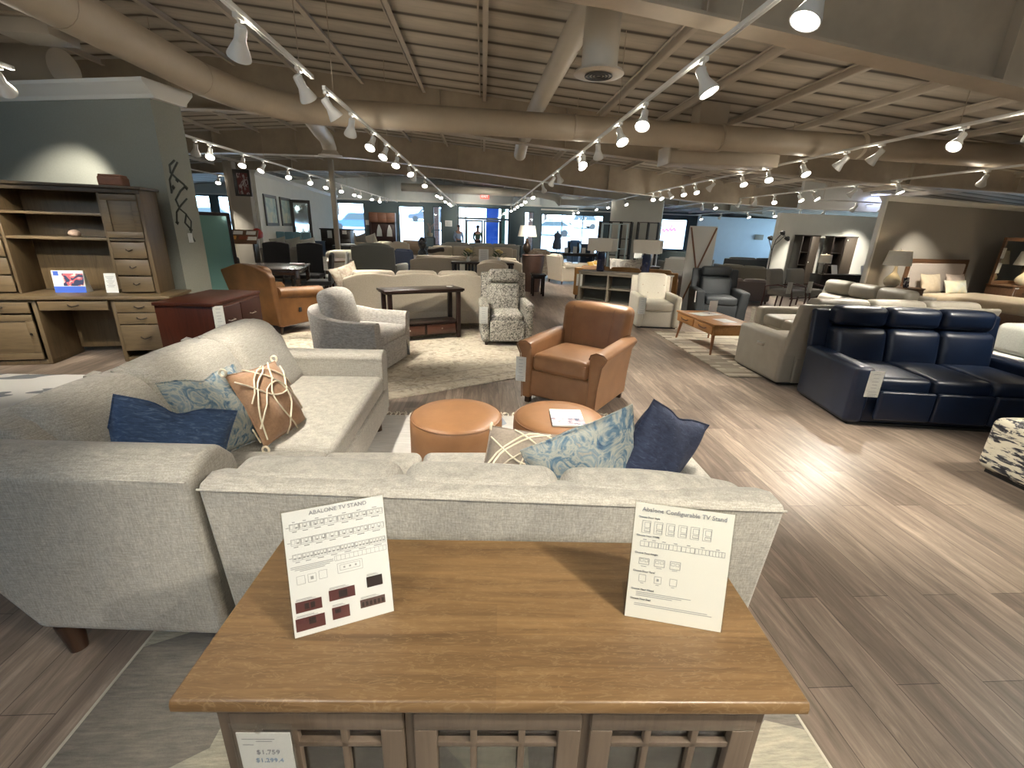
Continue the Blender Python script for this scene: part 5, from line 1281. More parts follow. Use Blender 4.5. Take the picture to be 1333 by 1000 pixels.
def onbed(x, y, z): a = R(14); return (10.30 + x * math.cos(a) - y * math.sin(a), 8.78 + x * math.sin(a) + y * math.cos(a), z)
M_pcr = fabric('cream_pillow', (.58, .48, .34), .08, 10)
pillow('cream sham pillow, left of the pair against the bed headboard', M_pcr, onbed(-.42, .82, .82), (-18, 0, 14), .62, .42, .18)
pillow('pinkish sham pillow, right of the pair against the bed headboard', fabric('blush_pillow', (.52, .42, .35), .08, 10), onbed(.38, .82, .82), (-18, 0, 14), .62, .42, .18)
pillow('long pale yellow lumbar pillow in front of the bed shams', pattern('pale_yellow_lumbar', [(.4, (.62, .55, .38)), (.6, (.52, .54, .46))], 6, interp='LINEAR'), onbed(.0, .58, .77), (-22, 0, 14), .72, .30, .15)
t = dresser('nightstand', 'walnut nightstand beside the bed with a cream lamp on it', (8.45, 8.85, 0), 14, .70, .42, .78, M_brn, 2, 1, M_bronze, 'nightstand')
GP = [(.07, 0), (.10, .02), (.135, .07), (.145, .12), (.12, .18), (.07, .24), (.035, .29), (.028, .38), (.032, .40)]
M_cer = paint('cream_ribbed_ceramic', (.60, .53, .38), .25, coat=.6)
table_lamp('cream gourd-shaped lamp with a tapered shade on the nightstand', (8.22, 8.85, .782), GP, .235, .185, .42, .70, M_cer, shade=M_shade, lit=6)
t = T('photo_card', 'small black and white framed print on the nightstand', 'picture', (8.44, 8.74, .782), rot=(R(-10), 0, R(14)))
mesh('print_card', box((0, 0, .10), (.16, .012, .20), .003), pattern('bw_letters', [(.5, (.03, .03, .05)), (.55, (.6, .6, .6))], 16, det=1), t, smooth=False)
t = dresser('dresser', 'walnut dresser at the right edge with a mirror behind it', (12.15, 9.80, 0), 14, 1.30, .48, .82, M_brn, 3, 2, M_bronze, 'dresser', pull='knob')
t = T('dresser_mirror', 'walnut-framed mirror standing on the dresser at the right edge', 'mirror', (11.95, 9.92, .822), 14)
mesh('mirror_frame', xf(rframe(1.10, 1.0, .07, .05), loc=(0, 0, .50)), M_brn, t, smooth=False)
mesh('mirror_glass', box((0, .01, .50), (.97, .01, .88), .001), paint('mirror_silver', (.55, .55, .50), .06, 1), t, smooth=False)
table_lamp('cream gourd-shaped lamp on the dresser in front of its mirror', (12.0, 9.62, .822), GP, .25, .19, .43, .72, M_cer, shade=M_shade, lit=6)
price_tag((11.44, 9.74, 1.62), 14, 'upper white tag on the left side of the dresser mirror', .12, .22)
price_tag((11.45, 9.74, 1.30), 14, 'lower white tag on the left side of the dresser mirror', .12, .22)
price_tag((11.68, 9.42, .80), 14, 'white tag on the front of the walnut dresser', .14, .24)

# far right: dark cabinets, grey chairs, black leather sofa
M_blk = wood('black_brown_wood', (.018, .013, .010), (.010, .007, .006), 'z', 1, .4)
for x, lab, op in ((10.38, 'tall dark open cabinet left of its twin on the far right wall', 0), (11.52, 'tall dark open cabinet right of its twin, with a white spot near the top', 1)):
    t = T('tall_cabinet', lab, 'cabinet', (x, 14.72, 0), 6)
    mesh('cabinet_case', [box((-.42, 0, .90), (.03, .36, 1.74), .003), box((.42, 0, .90), (.03, .36, 1.74), .003), box((0, .17, .90), (.84, .02, 1.74), .002), box((0, 0, 1.76), (.88, .40, .03), .003), box((0, 0, .04), (.86, .38, .06), .003), box((0, 0, .9), (.03, .34, 1.70), .002)], M_blk, t)
    mesh('cabinet_door', box((.21, -.19, .90), (.40, .02, 1.68), .004), wood('dark_umber_wood', (.055, .042, .03), (.035, .027, .02), 'z', 1, .5), t)
    mesh('shelf', [box((-.21, 0, z), (.40, .34, .02), .002) for z in (.45, .85, 1.25)], M_blk, t)
    mesh('door_knob', lathe([(.01, 0), (.02, .015), (.001, .025)], 10, (.05, -.2, 1.66 if op else .95), (PI / 2, 0, 0)), M_white, t)
    t.scale = (.72, 1, 1) if not op else (1, 1, 1)
t = dresser('sideboard', 'black sideboard with papers on top in front of the dark cabinets', (11.0, 13.7, 0), 5, 1.7, .45, .66, M_blk, 2, 3, M_knob, 'cabinet')
table_lamp('small beige drum lamp beside the left dark cabinet', (10.35, 13.66, .662), [(.06, 0), (.07, .02), (.02, .04), (.02, .28)], .17, .16, .32, .56, M_black, shade=M_shade, lit=4)
for k, (x, lab) in enumerate(((10.75, 'white leaning leaflet, left of the two on the black sideboard'), (11.7, 'white leaning leaflet, right of the two on the black sideboard'))):
    t = T('leaflet', lab, 'leaflet', (x, 13.65, .663), rot=(R(-20), 0, R(5)))
    mesh('sheet', box((0, 0, .14), (.20, .004, .28), .001), M_paper, t, smooth=False)
M_gch = fabric('mid_grey_fabric', (.22, .21, .19), .1, 60)
M_rb = paint('dark_red_brown_frame', (.06, .022, .018), .4)
def sled_chair(loc, rz, lab):
    t = T('accent_chair', lab, 'armchair', loc, rz)
    mesh('seat_cushion', box((0, 0, .42), (.60, .60, .14), .04, 3, 3, (0, 0, .02)), M_gch, t)
    mesh('backrest', warp(box((0, .28, .68), (.62, .12, .52), .05, 3, 4), lambda x, y, z: (x, y + .2 * (z - .45), z)), M_gch, t)
    for sx in (-1, 1): mesh('side_frame', tube([(sx * .33, -.30, .02), (sx * .33, -.32, .30), (sx * .33, -.26, .56), (sx * .33, .05, .60), (sx * .33, .34, .55), (sx * .33, .34, .3), (sx * .33, .36, .02)], .02, 8), M_rb, t)
    mesh('cross_bar', [cyl((-.33, y, .32), (.33, y, .32), .016, n=8) for y in (-.28, .28)], M_rb, t)
sled_chair((7.25, 10.6, 0), 30, 'grey chair with a dark red-brown frame, left of the pair behind the taupe sectional')
sled_chair((7.95, 10.9, 0), 24, 'grey chair with a dark red-brown frame, right of the pair behind the taupe sectional')
price_tag((7.0, 10.15, .72), 10, 'white tag on the left grey framed chair', .14, .26); price_tag((7.70, 10.45, .72), 10, 'white tag on the right grey framed chair', .14, .26)
M_lb = leather('black_leather', (.012, .013, .014), .28, .3)
seat('sofa', 'black glossy leather sofa in front of the cool white wall', 'sofa', (9.9, 16.9, 0), 172, 2.3, 1.0, .95, 2, .22, .66, .46, M_lb, lean=.12, legh=.06)
seat('loveseat', 'low mauve-grey loveseat behind the charcoal recliner', 'sofa', (6.85, 12.0, 0), 165, 1.4, .85, .62, 2, .14, .52, .40, fabric('mauve_grey', (.17, .145, .14), .1, 60), lean=.06, legh=.06)
seat('armchair', 'dark taupe armchair between the white X-braced panel and the charcoal recliner', 'armchair', (5.6, 12.7, 0), 200, .9, .85, .90, 1, .16, .6, .45, fabric('dark_taupe', (.11, .09, .085), .1, 60), lean=.1, legh=.08)
t = seat('loveseat', 'olive-grey loveseat with a pillow beyond the black arc lamp', 'sofa', (8.75, 14.9, 0), 120, 1.7, .85, .78, 2, .14, .66, .42, fabric('olive_grey', (.16, .15, .12), .1, 60), lean=.06, legh=.06)
t = T('floor_lamp', 'black floor lamp with three small arms near the cool white wall', 'lamp', (7.95, 12.6, 0))
mesh('lamp_base', lathe([(.16, 0), (.16, .02), (.02, .035)], 20), M_black, t)
mesh('lamp_pole', tube([(0, 0, .02), (0, 0, 1.35), (.05, 0, 1.6), (.2, 0, 1.8)], .013, 8), M_black, t)
mesh('lamp_arm', [tube([(0, 0, 1.3), (-.15, 0, 1.6), (-.12, 0, 1.66)], .01, 6), tube([(.02, 0, 1.45), (.28, 0, 1.72), (.34, 0, 1.66)], .01, 6)], M_black, t)
for p in ((-.12, 0, 1.64), (.2, 0, 1.78), (.36, 0, 1.64)): mesh('lamp_head', lathe([(.03, .06), (.075, 0), (.07, -.03)], 14, p, (0, .6, 0)), M_black, t)
t = T('wall_plaque', 'small grey rectangular plaque on the cool white wall', 'plaque', D(988, 309, 26.48))
mesh('plaque', box((0, 0, 0), (.50, .05, .28), .01), paint('plaque_grey', (.30, .28, .24), .5), t)
def etagere(label, loc, rz, W, D_, H, mat, nsh, cols=1, bar_=.035):
    t = T('etagere', label, 'shelf', loc, rz)
    ps = [box((-W / 2 + W * c / cols, sy * D_ / 2, H / 2), (bar_, bar_, H), .003) for c in range(cols + 1) for sy in (-1, 1)]
    mesh('upright', ps, mat, t, smooth=False)
    for k in range(nsh): mesh('shelf', box((0, 0, .08 + (H - .1) * k / (nsh - 1)), (W + bar_, D_ + bar_, .03), .003), mat, t, smooth=False)
    return t
etagere('black open shelf tower standing against the cool white wall', (11.9, 25.4, 0), 0, .95, .4, 1.95, M_black, 5, 2)
etagere('tall black open etagere against the pale centre panel, left one', (5.55, 19.9, 0), -24, 1.3, .4, 2.1, M_blk, 4, 3, .07)
etagere('tall black open etagere against the pale centre panel, right one', (6.75, 19.35, 0), -24, .8, .4, 2.1, M_blk, 4, 2, .07)
etagere('white-framed metal etagere standing in front of the black etageres', (5.30, 19.1, 0), -20, 1.0, .35, 2.0, paint('white_metal', (.62, .74, .74), .4), 3, 3, .05)
# window signs, round table
t = T('window_sign', 'purple script lettering hanging inside the far right window', 'sign', (11.75, 29.51, 2.0))
mesh('script_stroke', [tube([(-.55 + .075 * k, 0, .10 * math.sin(k * 2.1) - .12 + .01 * k) for k in range(13)], .05, 6), tube([(.02, 0, .42), (-.10, 0, .30), (.05, 0, .18), (-.05, 0, 0)], .04, 6), tube([(-.45, 0, .02), (-.3, 0, .12), (-.15, 0, .05)], .02, 6)], glow('purple_neon', (.55, .12, .75), 1.4), t)
leaf_table('round_table', 'dark table with small signs beyond the tan leather sofa', (4.75, 13.75, 0), 0, .85, .85, .74, M_blk, cat='table')
for k, (x, y, lab) in enumerate(((4.52, 13.55, 'white framed sign, left and nearer on the dark table beyond the tan sofa'), (5.0, 13.9, 'white framed sign, right and farther on the dark table beyond the tan sofa'))):
    t = T('sign_holder', lab, 'sign', (x, y, .742), 5)
    mesh('sheet', box((0, 0, .38), (.24, .01, .34), .003), M_paper, t, smooth=False)
    mesh('stand', [cyl((0, .012, 0), (0, .012, .5), .008, n=8), box((0, .01, .006), (.14, .1, .012), .002)], M_black, t)
seat('sofa', 'dark green-grey sofa near the far right window', 'sofa', (9.2, 21.8, 0), 190, 2.6, 1.0, .95, 3, .2, .66, .45, fabric('dark_green_grey', (.06, .075, .07), .1, 60), lean=.12, legh=.06)
seat('sofa', 'dark grey sofa between the far window sofa and the black leather one', 'sofa', (8.3, 18.9, 0), 175, 2.0, 1.0, .80, 2, .2, .62, .45, M_gch, lean=.12, legh=.06)

# ================================================================== LEFT MIDDLE: DINING AND BEDROOM DISPLAYS
M_din = wood('dark_dining_wood', (.040, .020, .014), (.02, .01, .008), 'x', 1, .22, .4)
t = leaf_table('dining_table', 'dark glossy dining table behind the orange recliner', (-4.25, 9.9, 0), 12, 1.15, 1.5, .76, M_din, leg=.08, apron=.09)
t = T('book', 'thin dark book on the dark dining table', 'book', (-4.0, 10.4, .762), 20); mesh('book_cover', box((0, 0, .012), (.30, .22, .022), .003), leather('brown_book', (.10, .05, .03)), t)
M_blkf = fabric('black_chair_fabric', (.018, .018, .02), .1, 60)
side_chair('dining_chair', 'black dining chair with a tag, nearest side of the dark dining table', (-4.55, 8.75, 0), 190, M_din, M_blkf, 1.05, .52)
price_tag((-4.52, 8.42, .98), 6, 'white tag on the back of the nearest black dining chair', .14, .26)
side_chair('dining_chair', 'black dining chair at the right side of the dark table, with a long tag', (-3.45, 10.1, 0), -80, M_din, M_blkf, 1.05, .50)
price_tag((-3.22, 9.84, 1.0), 8, 'long white tag on the right-hand black dining chair', .08, .28)
side_chair('dining_chair', 'black high-backed chair at the far left of the dark dining table', (-4.88, 11.25, 0), 5, M_din, M_blkf, 1.18, .62)
side_chair('dining_chair', 'black high-backed chair at the far right of the dark dining table', (-4.12, 11.32, 0), 5, M_din, M_blkf, 1.18, .62)
t = T('round_table', 'round brown wooden dining table beyond the black chairs', 'table', (-3.95, 12.25, 0))
mesh('tabletop', lathe([(.58, 0), (.60, .015), (.60, .03), (.58, .04)], 32, (0, 0, .715)), M_brn, t)
mesh('pedestal', lathe([(.24, 0), (.22, .04), (.07, .10), (.06, .4), (.10, .70)], 20), M_brn, t)
side_chair('dining_chair', 'white-backed dining chair with dark legs beside the round table', (-3.42, 11.2, 0), -70, M_din, M_lgrey, 1.02, .50)
t = T('cardboard_box', 'small white printed box on the floor by the dining chairs', 'box', (-3.0, 10.35, 0), 10)
mesh('box_body', box((0, 0, .14), (.26, .22, .28), .004), M_paper, t); mesh('box_print', box((0, -.112, .16), (.18, .003, .12), .0005), M_ink, t)
t = T('bed', 'low daybed covered with a cream draped blanket', 'bed', (-3.55, 13.6, 0), 4)
mesh('bed_base', box((0, 0, .22), (1.4, 1.0, .30), .01), M_din, t)
mesh('blanket', warp(box((0, 0, .58), (1.48, 1.08, .66), .10, 4, 8, (.02, .02, .03)), lambda x, y, z: (x + .02 * math.sin(y * 22) * (z < .7), y + .02 * math.sin(x * 19) * (z < .7), z)), M_cream, t)
t = seat('sofa', 'grey sofa seen from behind with three grey pillows, left of the round table', 'sofa', (-5.25, 13.7, 0), 182, 1.6, .9, .98, 2, .14, .6, .45, M_gch, lean=.1, legh=.08)
for k in range(3): pillow('%s of the three pale grey pillows on the grey sofa back' % ('leftmost', 'middle one', 'rightmost')[k], M_lgrey, (-5.65 + .40 * k, 13.55, 1.0), (6, 12, 182), .44, .42, .14)
M_slateb = paint('slate_blue_lacquer', (.03, .055, .10), .3)
t = T('dresser', 'tall black-brown chest with white tags against the pale gallery wall', 'dresser', (-5.35, 18.0, 0), 0)
mesh('carcass', box((0, 0, .72), (1.05, .5, 1.38), .006), M_blk, t); mesh('dresser_top', box((0, 0, 1.43), (1.12, .54, .04), .006), M_blk, t)
for r_ in range(5): mesh('drawer', box((0, -.26, .18 + .26 * r_), (.98, .02, .24), .004), M_blk, t)
mesh('plinth', box((0, 0, .02), (1.0, .46, .04), .002), M_blk, t)
price_tag((-5.55, 17.72, 1.40), 0, 'white tag, left of the two on the black-brown chest', .16, .26)
price_tag((-5.02, 17.72, 1.42), 0, 'white tag, right of the two on the black-brown chest', .16, .13)
dresser('dresser', 'low slate-blue dresser left of the black-brown chest', (-6.15, 17.3, 0), 0, .95, .45, 1.02, M_slateb, 3, 2, M_knob, 'dresser', pull='knob')
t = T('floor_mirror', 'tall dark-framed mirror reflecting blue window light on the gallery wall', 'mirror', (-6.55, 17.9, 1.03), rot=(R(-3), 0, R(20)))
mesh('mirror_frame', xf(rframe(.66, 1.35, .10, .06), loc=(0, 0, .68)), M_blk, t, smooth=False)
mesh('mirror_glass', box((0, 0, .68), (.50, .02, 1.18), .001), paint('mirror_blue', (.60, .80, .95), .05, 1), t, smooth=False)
t = T('headboard', 'pale blue upholstered headboard standing below the two paintings', 'headboard', (-6.2, 16.1, 0), 0)
mesh('headboard_panel', [box((x, 0, .75), (.26, .10, 1.14), .03, 3, 3) for x in (-.42, -.14, .14, .42)], fabric('steel_blue_velvet', (.13, .27, .34), .1, 60, rough=.5), t)
mesh('headboard_base', box((0, .03, .10), (1.1, .10, .20), .006), M_blk, t)
t = T('ornament', 'small red lantern-like ornament on a white stand by the pillar', 'ornament', D(338, 325, 13.6).xy.to_3d(), 0)
mesh('stand', [cyl((0, 0, 0), (0, 0, 1.15), .03, n=12), lathe([(.15, 0), (.14, .02), (.04, .04)], 16)], M_white, t)
mesh('red_top', lathe([(.05, 1.15), (.13, 1.2), (.14, 1.32), (.09, 1.40), (.03, 1.43)], 18), paint('red_glaze', (.35, .02, .015), .3), t)
M_art = pattern('teal_sunset_painting', [(.3, (.14, .26, .28)), (.5, (.42, .50, .42)), (.65, (.66, .62, .42))], 1.6, (1, 1, 1.5), 4, .6, .5, 'LINEAR')
for k, (y, lab) in enumerate(((15.9, 'narrow framed landscape painting, left of the pair on the gallery wall'), (17.4, 'narrow framed landscape painting, right of the pair on the gallery wall'))):
    x = -6.72 - (y - 14.9) * .0912 + .085
    t = T('painting', lab, 'painting', (x, y, 1.95), 90 + 5.2)
    mesh('painting_frame', rframe(1.15, .92, .09, .04), paint('grey_wood_frame', (.10, .10, .09), .5), t, smooth=False)
    mesh('canvas', box((0, .005, 0), (1.0, .015, .76), .001), M_art, t, smooth=False)
q = D(311, 238, 14.55)
t = T('poster', 'framed dark red patterned poster on the front of the brown pillar', 'poster', (q.x + .08, 14.58, q.z))
mesh('poster_frame', box((0, 0, 0), (.46, .03, .70), .004), M_blk, t, smooth=False)
mesh('poster_print', box((.02, -.017, -.02), (.30, .006, .56), .001), pattern('red_white_print', [(.45, (.13, .045, .045)), (.52, (.42, .38, .37)), (.6, (.09, .03, .035))], 12, (1, 1, .5), 3), t, smooth=False)
# sample board
t = T('sample_stand', 'sloped dark display stand holding wood and fabric samples, below the pillar poster', 'display stand', (-5.85, 11.8, 0), 12)
mesh('stand_body', [box((sx * .36, 0, .55), (.04, .40, 1.10), .004) for sx in (-1, 1)] + [box((0, 0, z), (.72, .38, .03), .003) for z in (.1, .6)], M_blk, t)
mesh('sloped_top', xf(box((0, 0, 0), (.86, .48, .03), .004), loc=(0, -.02, 1.25), rot=(R(38), 0, 0)), M_brn, t)
for k, (x, y, c) in enumerate(((-.27, .12, M_paper), (0, .12, M_paper), (.28, .12, M_paper), (-.12, -.06, paint('amber_sample', (.55, .26, .05), .4)), (.14, -.06, paint('red_sample', (.22, .06, .03), .4)), (.32, -.08, M_paper))):
    mesh('sample_chip', xf(box((x, y, .022), (.20, .12, .012), .002), loc=(0, -.02, 1.25), rot=(R(38), 0, 0)), c, t, smooth=False)
t = T('bookcase', 'tall grey-brown shelf unit with pale objects beyond the sample stand', 'shelf', (-8.6, 15.5, 0), 10)
mesh('bookcase_case', [box((sx * .5, 0, .9), (.04, .35, 1.8), .003) for sx in (-1, 1)] + [box((0, 0, z), (1.0, .35, .03), .003) for z in (.1, .55, 1.0, 1.45, 1.8)] + [box((0, .17, .9), (1, .02, 1.8), .001)], M_gwood, t)
for k, x in enumerate((-.2, .15)):
    q = t.matrix_basis @ Vector((x, 0, 1.018)); v = T('vase', 'pale vase on the grey-brown shelf, %s of two' % ('left', 'right')[k], 'vase', tuple(q)); mesh('vase_body', lathe([(.05, 0), (.08, .1), (.04, .25), (.03, .32 + .05 * k), (.04, .36 + .05 * k)], 16), M_cream, v)
# wing sofa, ottoman, navy chair, vase
M_gol = fabric('olive_grey_wing_fabric', (.175, .18, .16), .08, 60)
seat('wing_chair', 'large grey-green wing sofa seen from behind, right of the cream blanket', 'sofa', (-2.62, 12.3, 0), 170, 1.15, .95, 1.15, 1, .12, .70, .46, M_gol, lean=.08, legh=.1, cams=True, rnd=.09)
t = T('ottoman', 'low white tufted ottoman beside the grey-green wing sofa', 'ottoman', (-2.33, 13.2, 0), 10)
mesh('ottoman_body', box((0, 0, .27), (.7, .6, .32), .08, 4, 4, (0, 0, .03)), M_cream, t)
for sx in (-1, 1):
    for sy in (-1, 1): mesh('leg', cyl((sx * .27, sy * .22, .13), (sx * .27, sy * .22, 0), .025, .018, 8), M_leg, t)
seat('armchair', 'dark navy armchair behind the white tufted ottoman', 'armchair', (-2.15, 14.45, 0), 150, .85, .85, .98, 1, .14, .6, .45, fabric('deep_navy', (.012, .02, .045), .1, 60), lean=.1, legh=.08)
t = T('vase', 'tall black figure-eight vase between the navy chair and the beige sofas', 'vase', (-1.72, 13.62, 0))
mesh('vase_stand', cyl((0, 0, 0), (0, 0, .74), .16, .14, 20), M_blk, t)
mesh('vase_body', lathe([(.07, .74), (.14, .84), (.12, .95), (.06, 1.02), (.11, 1.12), (.12, 1.22), (.06, 1.32), (.04, 1.34)], 20), paint('black_gloss', (.01, .012, .015), .15), t)
seat('armchair', 'charcoal armchair with white back cushion, left behind the wing sofa', 'armchair', (-4.65, 16.9, 0), 180, .95, .85, .98, 1, .14, .66, .45, M_char, lean=.1, legh=.08)
seat('sofa', 'white slipcovered loveseat behind the wing sofa', 'sofa', (-3.2, 17.6, 0), 175, 1.3, .85, 1.08, 2, .12, .6, .45, M_cream, lean=.08, legh=.06)
t = T('wicker_chair', 'pale wicker armchair piled with three pillows near the far left window', 'armchair', (-5.1, 20.2, 0), 190)
mesh('wicker_shell', xf(shell(), scale=(1.15, 1.15, 1.35)), fabric('wicker_weave', (.50, .42, .30), .3, 30), t, angle=60)
mesh('seat_cushion', box((0, -.08, .42), (.7, .7, .14), .05, 3, 3), M_cream, t)
for k, (dx, m_) in enumerate(((-.45, M_beige), (-.05, M_gch), (.35, M_cream))):
    pillow('%s pillow on the pale wicker chair' % ('beige', 'grey-brown', 'white')[k], m_, (-4.95 + dx, 20.0, 1.0), (0, 18, 180), .5, .5, .16)
seat('bench', 'blue-draped bench beside the wicker chair', 'bench', (-4.2, 18.9, 0), 180, 1.2, .6, .62, 1, .1, .55, .42, fabric('slate_blue_throw', (.07, .11, .18), .15, 30), lean=.02, skirt=True)
# hall tree with towels
t = T('hall_tree', 'brown wooden hall cabinet hung with white towels on the front wall', 'cabinet', (-5.9, 28.8, 0))
mesh('upper_cupboard', box((0, 0, 2.05), (1.5, .4, .55), .006), wood('reddish_hall_wood', (.22, .085, .04), (.14, .05, .025), 'x', 1, .45), t)
mesh('cupboard_door', [box((x, -.21, 2.05), (.46, .02, .48), .006) for x in (-.49, 0, .49)], wood('reddish_hall_wood', (.22, .085, .04), (.14, .05, .025), 'x', 1, .45), t)
mesh('back_panel', [box((0, .17, 1.2), (1.5, .04, 1.3), .004), box((0, 0, .30), (1.5, .42, .6), .006)] + [box((sx * .73, 0, 1.2), (.04, .4, 1.3), .004) for sx in (-1, 1)], paint('dark_red_wood', (.055, .02, .015), .5), t)
for k, (x, lab) in enumerate(((-.25, 'white towel, left of the two hung in the hall cabinet'), (.35, 'white towel, right of the two hung in the hall cabinet'))):
    v = T('towel', lab, 'towel', (-5.9 + x, 28.86, 1.0)); mesh('towel_cloth', prism([(-.16, 0), (.16, 0), (.14, .35), (.03, .65), (-.03, .65), (-.12, .35)], 'y', -.03, .03, 2), M_white, v, bevel=.012)
v = T('notice', 'small white paper notice on the slate wall left of the hall cabinet', 'notice', (-6.95, 29.46, 1.75)); mesh('sheet', box((0, 0, 0), (.2, .01, .28), .002), M_paper, v)
t = T('display_crate', 'brown display crate stack in the window left of the entrance', 'crate', (-4.2, 28.9, 0)); mesh('crate_body', [box((0, 0, .42), (1.1, .5, .82), .01)], wood('ply', (.36, .24, .14), (.28, .18, .1), 'x'), t)

# ================================================================== CENTRE BACKGROUND
t = seat('sofa', 'long warm beige sofa seen from behind the dark sofa table', 'sofa', (-.42, 12.75, 0), 180, 2.95, .95, .92, 2, .16, .62, .45, M_beige, lean=.12, legh=.1, hump=2)
t = T('sofa_table', 'long dark espresso sofa table with flowers and a sign on top', 'table', (.0, 11.78, 0), 0)
mesh('tabletop', box((0, 0, .81), (1.55, .42, .05), .005), M_espresso, t)
mesh('end_panel', [box((sx * .73, 0, .39), (.06, .38, .78), .004) for sx in (-1, 1)], M_espresso, t)
mesh('back_slats', [box((-.68 + .085 * k, .16, .42), (.05, .02, .72), .003) for k in range(17)] + [box((0, .16, .1), (1.42, .03, .05), .003)], M_espresso, t)
mesh('shelf', box((0, 0, .12), (1.42, .36, .03), .003), M_espresso, t)
price_tag((-.50, 11.55, .80), 0, 'white tag on the front of the long dark sofa table', .13, .28)
def flowers(loc, lab):
    t = T('flower_vase', lab, 'flower arrangement', loc)
    mesh('vase', lathe([(.04, 0), (.055, .03), (.03, .09), (.035, .12)], 16), M_paper, t)
    random.seed(11); lv = []
    for k in range(16):
        a = k * 2.4; r_ = .10 + .05 * (k % 3); z = .14 + .10 * random.random()
        lv.append(xf(box((0, 0, 0), (.12, .035, .004), .002), loc=(r_ * math.cos(a) * .8, r_ * math.sin(a) * .8, z), rot=(random.uniform(-.5, .5), -.7 * random.random(), a)))
    lv += [cyl((0, 0, .1), (.06 * math.cos(a), .06 * math.sin(a), .22), .004, n=6) for a in (0, 2, 4)]
    mesh('leaves', lv, paint('dark_leaf', (.035, .075, .025), .6), t)
    mesh('blossom', [lathe([(.005, -.03), (.05, -.015), (.06, .01), (.04, .035), (.005, .045)], 14, (.05 * math.cos(a), .05 * math.sin(a), .24 + .02 * k)) for k, a in enumerate((.2, 2.3, 4.4))], paint('pale_yellow_petal', (.62, .50, .22), .7), t)
flowers((-.36, 11.78, .837), 'yellow flowers in a small white vase, left of the sign on the sofa table')
flowers((.40, 11.78, .837), 'yellow flowers in a small white vase, right of the sign on the sofa table')
t = T('sign_holder', 'upright white sign between the flower vases on the sofa table', 'sign', (.02, 11.72, .836)); mesh('sheet', box((0, 0, .16), (.24, .008, .30), .002), M_paper, t, smooth=False); mesh('print', [box((0, -.005, .28 - .03 * k), (.16, .001, .007), .0002) for k in range(8)], M_ink, t, smooth=False)
seat('sofa', 'beige sofa facing the camera with a dark throw, second row beyond the sofa table', 'sofa', (-.35, 16.0, 0), 0, 3.1, .95, 1.02, 4, .16, .62, .46, M_beige, lean=.10, legh=.1)
t = T('throw_blanket', 'dark brown folded throw on the left end of the second beige sofa', 'blanket', (-1.55, 15.75, .90), 10); mesh('blanket_fold', warp(box((0, 0, .0), (.55, .22, .14), .05, 3, 5), lambda x, y, z: (x, y, z + .03 * math.sin(x * 9))), fabric('dark_brown_throw', (.05, .04, .035), .2, 40), t)
seat('sofa', 'pale grey sofa nearest the entrance', 'sofa', (-.1, 20.3, 0), 180, 3.3, .95, 1.05, 3, .16, .62, .46, M_lgrey, lean=.10, legh=.1)
t = T('round_side_table', 'dark brown hide-covered lamp table right of the beige sofas', 'table', (1.38, 12.95, 0))
mesh('tabletop', lathe([(.30, 0), (.32, .03), (.30, .05)], 24, (0, 0, .95)), leather('dark_hide', (.055, .028, .02), .5, .4), t)
mesh('table_drape', lathe([(.22, .0), (.24, .3), (.30, .7), (.31, .96)], 20), leather('dark_hide', (.055, .028, .02), .5, .4), t)
table_lamp('bronze table lamp with a cream shade near the entrance, right of the sofas', (1.20, 12.95, 1.002), [(.09, 0), (.05, .03), (.10, .10), (.12, .2), (.06, .3), (.03, .42)], .26, .20, .46, .74, M_bronze, shade=M_shade, lit=4)
leaf_table('end_table', 'small dark espresso end table at the aisle in front of the hide-covered table', (1.45, 12.15, 0), 0, .38, .5, .55, M_espresso, leg=.05)
seat('armchair', 'beige rolled-arm chair seen side-on at the aisle before the right windows', 'armchair', (2.75, 15.35, 0), 112, .95, .92, .92, 1, .18, .62, .46, M_beige, lean=.12, legh=.1, roll=True)
seat('armchair', 'beige floral armchair behind the rolled-arm chair', 'armchair', (2.25, 17.3, 0), 150, .9, .9, 1.0, 1, .16, .6, .46, pattern('beige_floral', [(.4, (.50, .45, .36))], 9), lean=.1, legh=.1)
seat('chaise', 'white chaise beyond the rolled-arm chair by the right windows', 'sofa', (4.0, 16.2, 0), 120, .9, 1.3, .62, 1, .12, .5, .44, M_cream, lean=.06, legh=.1)
leaf_table('display_table', 'black slatted table with small cards in front of the right windows', (3.95, 19.3, 0), 0, 1.5, .7, .80, M_blk, leg=.06, shelf=.3)
for k in range(4):
    t = T('card_sign', 'small white card, %s of four on the black table by the right windows' % ('first from left', 'second from left', 'third from left', 'rightmost')[k], 'sign', (3.4 + .36 * k, 19.2, .802)); mesh('card', box((0, 0, .11 + .02 * (k % 2)), (.16, .01, .22 + .04 * (k % 2)), .002), M_paper, t, smooth=False)
def vase_row():
    for k, x in enumerate((3.55, 3.92)):
        t = T('vase', 'slim black vase, %s on the table by the right windows' % ('left', 'right')[k], 'vase', (x, 19.4, .802)); mesh('vase_body', lathe([(.05, 0), (.07, .1), (.03, .3), (.04, .4)], 14), M_black, t)
vase_row()
t = T('dress_form', 'grey coat on a dress form standing at the left of the right windows', 'mannequin', (4.30, 27.5, 0))
mesh('coat', lathe([(.20, .62), (.27, .70), (.25, .95), (.17, 1.22), (.20, 1.38), (.17, 1.50), (.06, 1.56), (.045, 1.66)], 20), fabric('grey_coat', (.12, .14, .18), .1, 40), t)
mesh('stand', [cyl((0, 0, 0), (0, 0, .65), .02, n=10), lathe([(.2, 0), (.2, .02), (.03, .04)], 18)], M_black, t)
seat('armchair', 'blue high-backed armchair in front of the right windows', 'armchair', (5.1, 25.5, 0), 10, .85, .85, 1.2, 1, .14, .65, .46, fabric('mid_blue_fabric', (.10, .17, .28), .1, 60), lean=.1, legh=.08)
